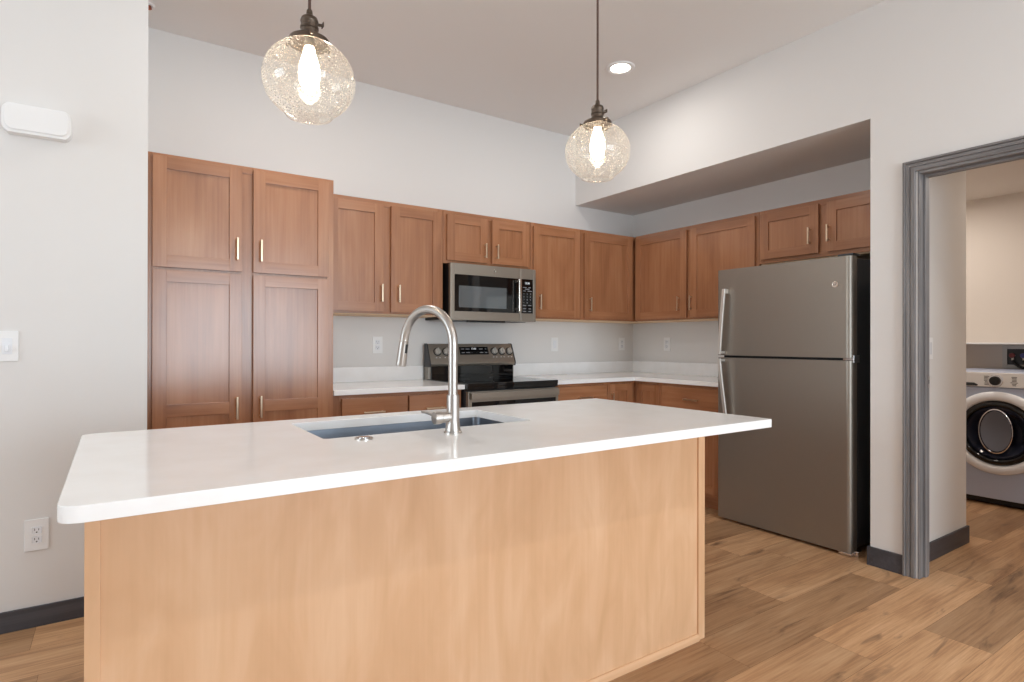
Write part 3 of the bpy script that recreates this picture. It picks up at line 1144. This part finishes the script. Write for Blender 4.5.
# backguard: black glass riser, then the sloped steel console
m = MB()
m.box(RX0 + 0.02, RX1 - 0.006, -0.10, -0.028, 0.897, 1.012, 0.003)
m.build('riser', M['black_glass'], rg)
MB().box(RX0 + 0.001, RX0 + 0.019, -0.098, -0.028, 0.897, 1.012, 0.002).build('riser_trim', M['slate'], rg)
MB().box(RX1 - 0.006, RX1 - 0.001, -0.098, -0.028, 0.897, 1.012, 0.002).build('riser_trim', M['slate'], rg)
m = MB()
m.prism([(0.028, 1.012), (0.120, 1.012), (0.128, 1.030), (0.124, 1.042), (0.070, 1.172), (0.060, 1.177), (0.028, 1.177)], lambda a, b, d: (d, -a, b), RX0 + 0.008, RX1 - 0.008, 0, 0.002)
cons = m.build('console', M['slate_x'], rg)
for a, b_ in ((RX0, RX0 + 0.008), (RX1 - 0.008, RX1)):
    m = MB().prism([(0.026, 1.008), (0.122, 1.008), (0.131, 1.030), (0.127, 1.043), (0.072, 1.175), (0.062, 1.180), (0.026, 1.180)], lambda a_, b2, d: (d, -a_, b2), a, b_, 0, 0.0015)
    m.build('end_cap', M['dark_grey'], cons)
# sloped face coordinates: s along the slope from the bottom edge
P0, P1 = Vector((0, -0.124, 1.042)), Vector((0, -0.070, 1.172))
SD = (P1 - P0).normalized()
SN = Vector((0, -SD.z, SD.y)).normalized()


def slope(u, d, s):
    p = P0 + SD * s + SN * d
    return (u, p.y, p.z)


m = MB()


def sbox(mb, u0, u1, d0, d1, s0, s1, mi=0):
    t_ = bmesh.new()
    vs = [t_.verts.new(slope(u, d, s)) for u in (u0, u1) for d in (d0, d1) for s in (s0, s1)]
    for q in ((0, 1, 3, 2), (4, 5, 7, 6), (0, 1, 5, 4), (2, 3, 7, 6), (0, 2, 6, 4), (1, 3, 7, 5)):
        t_.faces.new([vs[i] for i in q])
    mb._take(t_, mi)


sbox(m, -1.925, -1.672, -0.002, 0.0015, 0.058, 0.120)
dsp = m.build('display', M['black_glass'], cons)
letters('12:00', 0.020, (-1.800, 0.0016, 0.105), M['lit'], dsp, slope, 'clock_digits')
for tx, uu, zz in (('Bake  Broil', -1.875, 0.103), ('Timer  On', -1.715, 0.103), ('Warm  Clean', -1.875, 0.074), ('+   -', -1.800, 0.074), ('Start  Off', -1.715, 0.074)):
    prints(tx, 0.0125, (uu, 0.0016, zz), M['key'], dsp, slope, 'key_print', 0.042)
for uu in (-2.113, -2.041, -1.620, -1.550, -1.480):
    kn = MB()
    p = Vector(slope(uu, 0.0, 0.082))
    kn.lathe([(0.031, 0), (0.031, 0.003), (0.028, 0.004), (0.0, 0.004)], p, SN, 32, 1)
    kn.lathe([(0.024, 0.004), (0.0235, 0.016), (0.021, 0.020), (0, 0.020)], p, SN, 32, 0)
    sbox(kn, uu - 0.005, uu + 0.005, 0.018, 0.030, 0.060, 0.104, 0)
    kn.build('knob', [M['knob'], M['black']], cons)
    prints('Lo Hi', 0.011, (uu, 0.0004, 0.036), M['white'], cons, slope, 'knob_print', 0.028)
# oven door
m = MB()
m.box(RX0 + 0.004, RX1 - 0.004, -0.672, -0.637, 0.185, 0.868, 0.004)
dr_ = m.build('oven_door', M['slate_x'], rg)
MB().box(RX0 + 0.03, RX1 - 0.03, -0.6745, -0.671, 0.25, 0.800, 0.001).build('oven_window', M['black_glass'], dr_)
m = MB()
m.box(RX0 + 0.014, RX1 - 0.020, -0.706, -0.692, 0.818, 0.862, 0.003)
for xx in (RX0 + 0.03, RX1 - 0.055):
    m.box(xx, xx + 0.025, -0.694, -0.67, 0.825, 0.850, 0.004)
m.build('handle', M['slate_x'], dr_)
MB().box(RX0 + 0.004, RX1 - 0.004, -0.668, -0.637, 0.035, 0.178, 0.004).build('storage_drawer', M['slate_x'], rg)

# ------------------------------------------------------------------ fridge
FD = 0.695                 # front plane
FU0, FU1 = 1.456, 2.325
fg = thing('refrigerator', 'slate steel top-freezer refrigerator in the wall alcove', 'refrigerator', (-0.36, -1.9, 0))
m = MB()
rbox(m, side, FU0 + 0.004, FU1 - 0.004, 0.03, FD - 0.075, 0.04, 1.668, 0.004)
m.build('body', M['dark_grey'], fg)
m = MB()
rbox(m, side, FU0 + 0.01, FU1 - 0.01, FD - 0.077, FD - 0.06, 0.05, 1.66)
rbox(m, side, FU0 + 0.03, FU1 - 0.03, FD - 0.12, FD - 0.05, 0.012, 0.05, 0.003)
m.build('gasket', M['black'], fg)


def fdoor(z0, z1, name):
    # upright prism with generously rounded front corners
    poly = []
    r = 0.030
    d0, d1 = FD - 0.062, FD
    poly.append((FU0, d0))
    for k in range(7):
        a = math.radians(90 * k / 6)
        poly.append((FU0 + 0.012 - 0.012 * math.cos(a), d1 - 0.012 + 0.012 * math.sin(a)))
    for k in range(7):
        a = math.radians(90 * k / 6)
        poly.append((FU1 - r + r * math.sin(a), d1 - r + r * math.cos(a)))
    poly.append((FU1, d0))
    mb = MB()
    mb.prism(poly, lambda a, b, d: side(a, b, d), z0, z1)
    return mb.build(name, M['slate'], fg, angle=50)


fz = fdoor(1.105, 1.676, 'freezer_door')
fr_ = fdoor(0.019, 1.090, 'fridge_door')
badge(fz, side, 2.237, FD, 1.520, 0.017)


def fhandle(parent, u, z_far, z_near, out_far, out_near, u_far):
    """bowed strip handle: close to the door at the far end, standing off at the split"""
    mb = MB()
    n = 14
    t_ = bmesh.new()
    prev = None
    rings = []
    for k in range(n + 1):
        q = k / n
        z = z_far + (z_near - z_far) * q
        d = FD + out_far + (out_near - out_far) * math.sin(q * math.pi / 2)
        uu = u_far + (u - u_far) * q
        ring = [side(uu - 0.013, d + 0.002, z), side(uu - 0.010, d + 0.009, z), side(uu + 0.010, d + 0.009, z), side(uu + 0.013, d + 0.002, z), side(uu + 0.010, d - 0.004, z), side(uu - 0.010, d - 0.004, z)]
        rings.append([t_.verts.new(p) for p in ring])
    for a, b2 in zip(rings, rings[1:]):
        for k in range(6):
            t_.faces.new((a[k], a[(k + 1) % 6], b2[(k + 1) % 6], b2[k]))
    t_.faces.new(rings[0])
    t_.faces.new(rings[-1])
    mb._take(t_, 0)
    rbox(mb, side, u_far - 0.008, u_far + 0.008, FD - 0.002, FD + out_far, min(z_far, z_far + math.copysign(0.03, z_near - z_far)), max(z_far, z_far + math.copysign(0.03, z_near - z_far)), 0.002)
    zn = z_near - math.copysign(0.012, z_near - z_far)
    rbox(mb, side, u - 0.006, u + 0.006, FD - 0.002, FD + out_near, zn - 0.008, zn + 0.008, 0.002)
    o = mb.build('handle', M['handle_steel'], parent, angle=60)
    return o


fhandle(fz, 1.508, 1.545, 1.112, 0.034, 0.050, 1.532)
fhandle(fr_, 1.508, 0.66, 1.084, 0.030, 0.050, 1.548)
m = MB()
rbox(m, side, FU1 - 0.055, FU1 + 0.002, FD - 0.050, FD - 0.020, 1.0915, 1.1035, 0.001)
rbox(m, side, FU1 - 0.002, FU1 + 0.004, FD - 0.085, FD - 0.022, 1.078, 1.120, 0.001)
m.build('hinge', M['chrome'], fg)
m = MB()
rbox(m, side, FU1 - 0.070, FU1 - 0.002, FD - 0.055, FD - 0.002, 0.004, 0.0185, 0.002)
rbox(m, side, FU1 - 0.004, FU1 + 0.022, FD - 0.075, FD - 0.030, 0.0, 0.032, 0.003)
p = Vector(side(FU1 - 0.03, FD - 0.03, 0))
m.cyl(p, p + Vector((0, 0, 0.02)), 0.012, 0.009, 14)
m.build('hinge', M['chrome'], fg)
m = MB()
rbox(m, side, FU1 - 0.09, FU1 - 0.005, FD - 0.11, FD - 0.03, 1.6805, 1.692, 0.003)
m.build('hinge', M['dark_grey'], fg)
for uu in (FU0 + 0.09, FU0 + 0.05):
    pass
m = MB()
p = Vector(side(FU0 + 0.085, FD - 0.05, 0.018))
m.cyl(p, p + Vector((0, -0.05, 0)), 0.018, 0.018, 18, bev=0.002)
rbox(m, side, FU0 + 0.07, FU0 + 0.15, FD - 0.055, FD - 0.045, 0.004, 0.018, 0.001)
m.build('roller', M['chrome'], fg)
m = MB()
for uu in (FU0 + 0.06, FU1 - 0.10):
    p = Vector(side(uu, 0.12, 0.022))
    m.cyl(p, p + Vector((0, -0.04, 0)), 0.022, 0.022, 18)
m.build('roller', M['black'], fg)


# ------------------------------------------------------------------ pendants
def pendant(x, y, label):
    t_ = thing('pendant_light', label, 'pendant light', (x, y, H), 'pendant lights over the island')
    MB().lathe([(0, 0), (0.062, 0), (0.062, -0.006), (0.055, -0.020), (0.030, -0.028), (0.008, -0.030), (0, -0.030)], (x, y, H)).build('canopy', M['bronze'], t_)
    MB().cyl((x, y, 2.112), (x, y, H - 0.029), 0.0042, 0.0042, 12).build('cord', M['cord'], t_)
    sk = MB()
    sk.lathe([(0, 2.124), (0.006, 2.124), (0.008, 2.120), (0.009, 2.109), (0.014, 2.104), (0.021, 2.100), (0.0235, 2.094), (0.0245, 2.089),
              (0.0235, 2.087), (0.0230, 2.076), (0.0250, 2.074), (0.0250, 2.069), (0.0230, 2.067), (0.0230, 2.057), (0.026, 2.054), (0.026, 2.050), (0, 2.050)], (x, y, 0), n=36)
    so_ = sk.build('socket', M['bronze'], t_)
    ky = MB().cyl((x + 0.022, y - 0.004, 2.086), (x + 0.034, y - 0.008, 2.086), 0.004, 0.004, 10)
    ky.box(x + 0.033, x + 0.036, y - 0.017, y + 0.001, 2.080, 2.093, 0.001)
    ky.build('switch_key', M['bronze'], so_)
    ft = MB()
    ft.lathe([(0.0, 2.053), (0.027, 2.053), (0.032, 2.049), (0.043, 2.043), (0.053, 2.039), (0.0545, 2.036), (0.0545, 2.024), (0.052, 2.024), (0.052, 2.035), (0.0, 2.047)], (x, y, 0), n=44)
    for k in range(3):
        a = math.radians(20 + 120 * k)
        c_ = Vector((math.cos(a), math.sin(a), 0))
        o_ = Vector((x, y, 2.031))
        ft.cyl(o_ + c_ * 0.053, o_ + c_ * 0.063, 0.003, 0.003, 10)
        ft.cyl(o_ + c_ * 0.063, o_ + c_ * 0.068, 0.0060, 0.0060, 14, bev=0.001)
    ft.build('fitter', M['bronze'], t_)
    # seeded glass globe: neck in the fitter, slightly flattened ball, small lens-like foot
    rr, rz, zc_ = 0.125, 0.110, 1.925
    prof = [(0.048, 2.034), (0.048, 2.028)]
    a0 = math.acos(0.052 / rr)
    for k in range(29):
        a = a0 - (a0 + math.radians(58)) * k / 28
        prof.append((rr * math.cos(a), zc_ + rz * math.sin(a)))
    prof += [(0.066, 1.829), (0.062, 1.822), (0.045, 1.818), (0.020, 1.817), (0.0, 1.817)]
    MB().lathe(prof, (x, y, 0), n=64).build('globe', M['seeded'], t_, angle=80)
    bb = MB()
    bb.lathe([(0, 2.048), (0.012, 2.048), (0.013, 2.030), (0.013, 2.018)], (x, y, 0), n=24, mi=1)
    bb.lathe([(0.013, 2.018), (0.017, 2.000), (0.026, 1.970), (0.029, 1.945), (0.026, 1.918), (0.015, 1.898), (0.006, 1.891), (0, 1.890)], (x, y, 0), n=24)
    bb.build('bulb', [M['bulb'], M['nickel']], t_)


pendant(-3.616, -2.265, 'clear seeded glass globe pendant hanging over the left half of the island, the nearer one')
pendant(-2.528, -2.265, 'clear seeded glass globe pendant hanging over the right half of the island, the farther one')


# ------------------------------------------------------------------ ceiling fittings
def downlight(x, y, z, label, power, group='recessed ceiling lights'):
    t_ = thing('recessed_light', label, 'ceiling light', (x, y, z), group)
    MB().lathe([(0.060, -0.001), (0.064, -0.004), (0.080, -0.010), (0.090, -0.008), (0.094, -0.002), (0.094, 0)], (x, y, z), n=48).build('trim_ring', M['white'], t_)
    MB().lathe([(0, -0.004), (0.064, -0.004), (0.064, -0.001), (0, -0.001)], (x, y, z), n=48).build('diffuser', M['led'], t_)
    l = area_light('recessed_or_added_beam', (x, y, z - 0.012), (0, 0, 0), 0.12, 0.12, power, WARM, 'DISK')
    return t_


downlight(-1.325, -1.172, H, 'lit round recessed light in the ceiling near the right wall', 6)
for x_, y_, p_ in ((-3.1, -1.172, 10), (-5.05, -1.95, 2.5), (-3.1, -4.6, 7), (-5.5, -4.6, 5), (-1.6, -4.6, 9)):  # added unseen ceiling lamps, no fixtures; the one near the chime follows its shadow
    area_light('recessed_or_added_beam', (x_, y_, H - 0.012), (0, 0, 0), 0.12, 0.12, p_, WARM, 'DISK')
area_light('laundry_lamp_or_added_fill', (0.75, -3.15, 2.37), (0, 0, 0), 0.25, 0.25, 8, (1.0, 0.88, 0.76), 'DISK')
area_light('laundry_lamp_or_added_fill', (1.20, -1.85, 2.37), (0, 0, 0), 0.25, 0.25, 11, (1.0, 0.92, 0.84), 'DISK')  # added unseen lamp in the washer alcove to brighten the laundry's back wall

t = thing('fire_sprinkler', 'small copper sprinkler in a white ring on the ceiling above the left wall end', 'sprinkler', (-3.925, -0.265, H))
MB().lathe([(0.014, 0), (0.032, 0), (0.032, -0.004), (0.026, -0.010), (0.018, -0.010), (0.014, -0.004)], (-3.925, -0.265, H), n=32).build('escutcheon', M['white'], t)
MB().lathe([(0, 0), (0.012, 0), (0.012, -0.012), (0.017, -0.018), (0.017, -0.021), (0, -0.021)], (-3.925, -0.265, H), n=24).build('sprinkler_head', M['copper'], t)


# ------------------------------------------------------------------ wall devices
def leftf(u, d, z):
    return (u, LY - d, z)


def hallf(u, d, z):
    return (u, -2.582 - d, z)


# wall chime: rounded white cover on a slightly larger back
t = thing('door_chime', 'white rounded plastic chime box high on the left wall', 'door chime', (-4.335, LY, 2.10))
cx0, cx1, cz0, cz1 = -4.449, -4.222, 2.038, 2.158


def bulge_rect(x0, x1, z0, z1, sag, r, n=10):
    """rectangle with outward-bowed short ends and rounded corners"""
    pts = []
    zc_, hh = (z0 + z1) / 2, (z1 - z0) / 2
    for k in range(n + 1):
        a = -1 + 2 * k / n
        e = 1 - abs(a) ** 4.5
        pts.append((x1 - sag + sag * e, zc_ + hh * a))
    for k in range(n + 1):
        a = 1 - 2 * k / n
        e = 1 - abs(a) ** 4.5
        pts.append((x0 + sag - sag * e, zc_ + hh * a))
    return pts


m = MB().prism(bulge_rect(cx0, cx1, cz0, cz1, 0.020, 0.01), lambda a, b, d: leftf(a, d, b), 0.0, 0.048, 0, 0.004)
m.build('housing', M['white'], t)
MB().prism(bulge_rect(cx0 + 0.010, cx1 - 0.010, cz0 + 0.012, cz1 - 0.006, 0.018, 0.01), lambda a, b, d: leftf(a, d, b), 0.048, 0.054, 0, 0.003).build('cover', M['white'], t)


def plate(name, label, cat, f, u, z, w=0.074, h=0.118, kind='outlet', group=None):
    t_ = thing(name, label, cat, f(u, 0, z), group)
    m_ = MB()
    rbox(m_, f, u - w / 2, u + w / 2, 0.0, 0.006, z - h / 2, z + h / 2, 0.002)
    m_.build('cover_plate', M['white'], t_)
    if kind == 'outlet':
        for s_ in (-1, 1):
            zz = z + s_ * 0.0195
            r_ = MB()
            rbox(r_, f, u - 0.0165, u + 0.0165, 0.005, 0.0078, zz - 0.0145, zz + 0.0145, 0.004)
            ro = r_.build('receptacle', M['white_gloss'], t_)
            r_ = MB()
            rbox(r_, f, u - 0.0078, u - 0.0056, 0.0076, 0.0081, zz - 0.001, zz + 0.008)
            rbox(r_, f, u + 0.0056, u + 0.0078, 0.0076, 0.0081, zz - 0.001, zz + 0.007)
            p_ = Vector(f(u, 0.0076, zz - 0.008))
            n_ = Vector(f(u, 1.0076, zz - 0.008)) - p_
            r_.cyl(p_, p_ + n_ * 0.0005, 0.0028, 0.0028, 12)
            r_.build('slots', M['slot'], ro)
    elif kind == 'rocker':
        r_ = MB()
        rbox(r_, f, u - 0.0165, u + 0.0165, 0.005, 0.0085, z - 0.033, z + 0.033, 0.002)
        r_.build('rocker', M['white_gloss'], t_)
    elif kind == 'toggle':
        for uu in ((u - 0.023, u + 0.023) if w > 0.1 else (u,)):
            r_ = MB()
            rbox(r_, f, uu - 0.0165, uu + 0.0165, 0.005, 0.0075, z - 0.033, z + 0.033, 0.001)
            ro = r_.build('switch_frame', M['white_gloss'], t_)
            r_ = MB()
            rbox(r_, f, uu - 0.006, uu + 0.006, 0.007, 0.020, z - 0.022, z + 0.004, 0.002)
            r_.build('toggle', M['white_gloss'], ro)
    return t_


GO = 'white outlets over the countertops'
plate('wall_outlet', 'white outlet above the countertop between pantry cabinet and range', 'outlet', back, -2.536, 1.170, group=GO)
plate('wall_outlet', 'white outlet on the back wall next to the inside corner', 'outlet', back, -0.149, 1.175, group=GO)
plate('wall_outlet', 'white outlet on the side wall between the corner and the fridge', 'outlet', side, 0.420, 1.175, group=GO)
plate('wall_switch', 'white rocker switch on the back wall just right of the range', 'switch', back, -0.947, 1.172, kind='rocker')
plate('wall_switch', 'white two-gang light switch at the left edge of the left wall', 'switch', leftf, -4.455, 1.170, w=0.118, h=0.124, kind='toggle')
plate('wall_outlet', 'white outlet low on the left wall beside the island', 'outlet', leftf, -4.335, 0.382, w=0.080, h=0.130)
plate('wall_switch', 'white light switch on the hall wall just inside the doorway', 'switch', hallf, -0.380, 1.160, kind='rocker')

# ------------------------------------------------------------------ laundry
t = thing('laundry_shelf', 'white shelf at eye level on the laundry wall above the washer', 'shelf', (1.95, -2.5, 1.185))
MB().box(1.66, 1.949, -3.4, -1.51, 1.180, 1.194, 0.002).build('board', M['white'], t)
for yy in (-1.9, -2.95):
    MB().box(1.75, 1.949, yy - 0.01, yy + 0.01, 1.163, 1.180, 0.002).build('bracket', M['white'], t)

WX = 1.25
wy0, wy1, wyc = -2.755, -2.068, -2.412
t = thing('washing_machine', 'pale front-loading washing machine in the laundry room', 'washing machine', (1.58, wyc, 0))
m = MB()
m.box(WX + 0.140, 1.90, wy0, wy1, 0.05, 0.862, 0.004)
m.box(WX + 0.004, 1.90, wy0, wy1, 0.860, 0.982, 0.012)
m.build('body', M['washer'], t)
fp = slab(rrect(-wy1, -wy0, 0.05, 0.861, (0.012, 0.012, 0.004, 0.004), 4), [[(-wyc + 0.275 * math.cos(a * math.pi / 32), 0.535 - 0.275 * math.sin(a * math.pi / 32)) for a in range(64)]], 0.0, 0.136, 0.004)
for v in fp.bm.verts:
    v.co = Vector((WX + 0.140 - v.co.z, -v.co.x, v.co.y))
fp.build('front_panel', M['washer'], t)
MB().box(WX + 0.03, 1.88, wy0 + 0.02, wy1 - 0.02, 0.012, 0.05).build('plinth', M['black'], t)
for yy in (wy0 + 0.06, wy1 - 0.06):
    for xx in (WX + 0.08, 1.84):
        MB().cyl((xx, yy, 0), (xx, yy, 0.014), 0.022, 0.018, 16).build('foot', M['black'], t)


def wf(u, d, z):             # u = -Y, facing -X
    return (WX - d, -u, z)


cpn = MB()
rbox(cpn, wf, -wy1 + 0.004, -wy0 - 0.004, -0.006, 0.008, 0.868, 0.974, 0.005)
cpo = cpn.build('control_panel', M['white'], t)
k_ = MB()
p = Vector(wf(-wyc - 0.01, 0.008, 0.915))
k_.lathe([(0.046, 0), (0.046, 0.003), (0.041, 0.005), (0.0, 0.005)], p, (-1, 0, 0), 40, 1)
k_.lathe([(0.034, 0.005), (0.032, 0.022), (0.029, 0.025), (0, 0.025)], p, (-1, 0, 0), 40, 0)
k_.build('cycle_knob', [M['black'], M['chrome']], cpo)
for k in range(7):
    zz = 0.945 - 0.010 * k
    prints(('aaaaaa', 'aaaaa', 'aaaaa', 'aaaaa', 'aaaaaaaa', 'aaaaa', 'aaaa')[k], 0.010, (2.51, 0.0082, zz), M['dark_grey'], cpo, wf, 'cycle_print', 0.02)
    prints(('aaaaaa', 'aaaaaa', 'aaaaaa', 'aaaaaa', 'aaaa', 'aaaaa', 'aaaaa')[k], 0.010, (2.35, 0.0082, zz), M['dark_grey'], cpo, wf, 'cycle_print', 0.02)
dw = MB()
dw.prism([(2.095, 0.895), (2.275, 0.895), (2.300, 0.880), (2.290, 0.872), (2.095, 0.872)], lambda a, b, d: wf(a, d, b), 0.006, 0.012, 0, 0.002)
dwo = dw.build('detergent_drawer', M['dark_grey'], cpo)
dz = 0.535
dc = Vector(wf(-wyc, 0.0, dz))
dd = MB()
dd.lathe([(0.300, -0.004), (0.302, 0.010), (0.296, 0.022), (0.280, 0.030), (0.262, 0.032), (0.247, 0.028), (0.238, 0.020), (0.234, 0.008)], dc, (-1, 0, 0), 72)
ddo = dd.build('door', M['white_gloss'], t, angle=60)
MB().lathe([(0.236, 0.010), (0.226, 0.026), (0.205, 0.030), (0.196, 0.024), (0.192, 0.010), (0.188, -0.002)], dc, (-1, 0, 0), 72).build('door_trim', M['black_glass'], ddo, angle=60)
MB().lathe([(0.192, 0.006), (0.180, 0.010), (0.150, -0.020), (0.115, -0.070), (0.07, -0.088), (0, -0.094)], dc, (-1, 0, 0), 64).build('door_window', M['door_glass'], ddo, angle=60)
# the drum seen through the glass: a ring frames the bowl
ring = MB().lathe([(0.165, -0.050), (0.163, 0.004), (0.156, 0.006), (0.150, -0.006), (0.146, -0.04)], dc + Vector((0, 0.012, 0.01)), (-1, 0, 0), 64)
for v in ring.bm.verts:
    v.co.y = dc.y + 0.012 + (v.co.y - dc.y - 0.012) * 0.62
ring.build('drum_ring', M['chrome'], ddo, angle=60)
drum = MB().lathe([(0, -0.020), (0.07, -0.016), (0.147, -0.004)], dc + Vector((0, 0.012, 0.01)), (-1, 0, 0), 64)
for v in drum.bm.verts:
    v.co.y = dc.y + 0.012 + (v.co.y - dc.y - 0.012) * 0.62
drum.build('drum', M['dark_steel'], ddo, angle=60)
hd_ = MB()
rbox(hd_, wf, -wyc - 0.285, -wyc - 0.255, 0.020, 0.036, dz - 0.06, dz + 0.06, 0.006)
hd_.build('door_handle', M['white_gloss'], ddo)

# washer outlet box on the wall
t = thing('washer_outlet_box', 'white recessed valve box with hoses on the wall above the washer', 'valve box', (1.95, -2.36, 1.08))


def lf(u, d, z):
    return (1.95 - d, -u, z)


m = MB()
rbox(m, lf, 2.245, 2.275, 0, 0.012, 0.985, 1.172, 0.002)
rbox(m, lf, 2.445, 2.475, 0, 0.012, 0.985, 1.172, 0.002)
rbox(m, lf, 2.275, 2.445, 0, 0.012, 1.142, 1.172, 0.002)
rbox(m, lf, 2.275, 2.445, 0, 0.012, 0.985, 1.015, 0.002)
m.build('frame', M['pale_grey'], t)
m = MB()
rbox(m, lf, 2.272, 2.448, 0, 0.003, 1.012, 1.145)
m.build('box_back', M['dark_grey'], t)
for uu, mm in ((2.315, 'red'), (2.385, 'blue')):
    v_ = MB()
    p = Vector(lf(uu, 0.003, 1.09))
    v_.cyl(p, p + Vector((-0.035, 0, 0)), 0.012, 0.012, 16, mi=1)
    v_.cyl(p + Vector((-0.022, 0, 0.0)), p + Vector((-0.022, 0, -0.04)), 0.009, 0.009, 16, mi=1)
    v_.cyl(p + Vector((-0.035, 0, 0)), p + Vector((-0.045, 0, 0)), 0.020, 0.018, 16, bev=0.002)
    vo_ = v_.build('valve', [M[mm], M['nickel']], t)
    vo_['label'] = mm + ' handled valve'
    MB().tube([p + Vector((-0.022, 0, -0.038)), p + Vector((-0.024, -0.01, -0.06)), p + Vector((-0.030, -0.04, -0.085)), p + Vector((-0.030, -0.10, -0.11)), p + Vector((-0.025, -0.17, -0.20)), p + Vector((-0.025, -0.2, -0.42))], 0.011, 12).build('hose', M['rubber'], t)
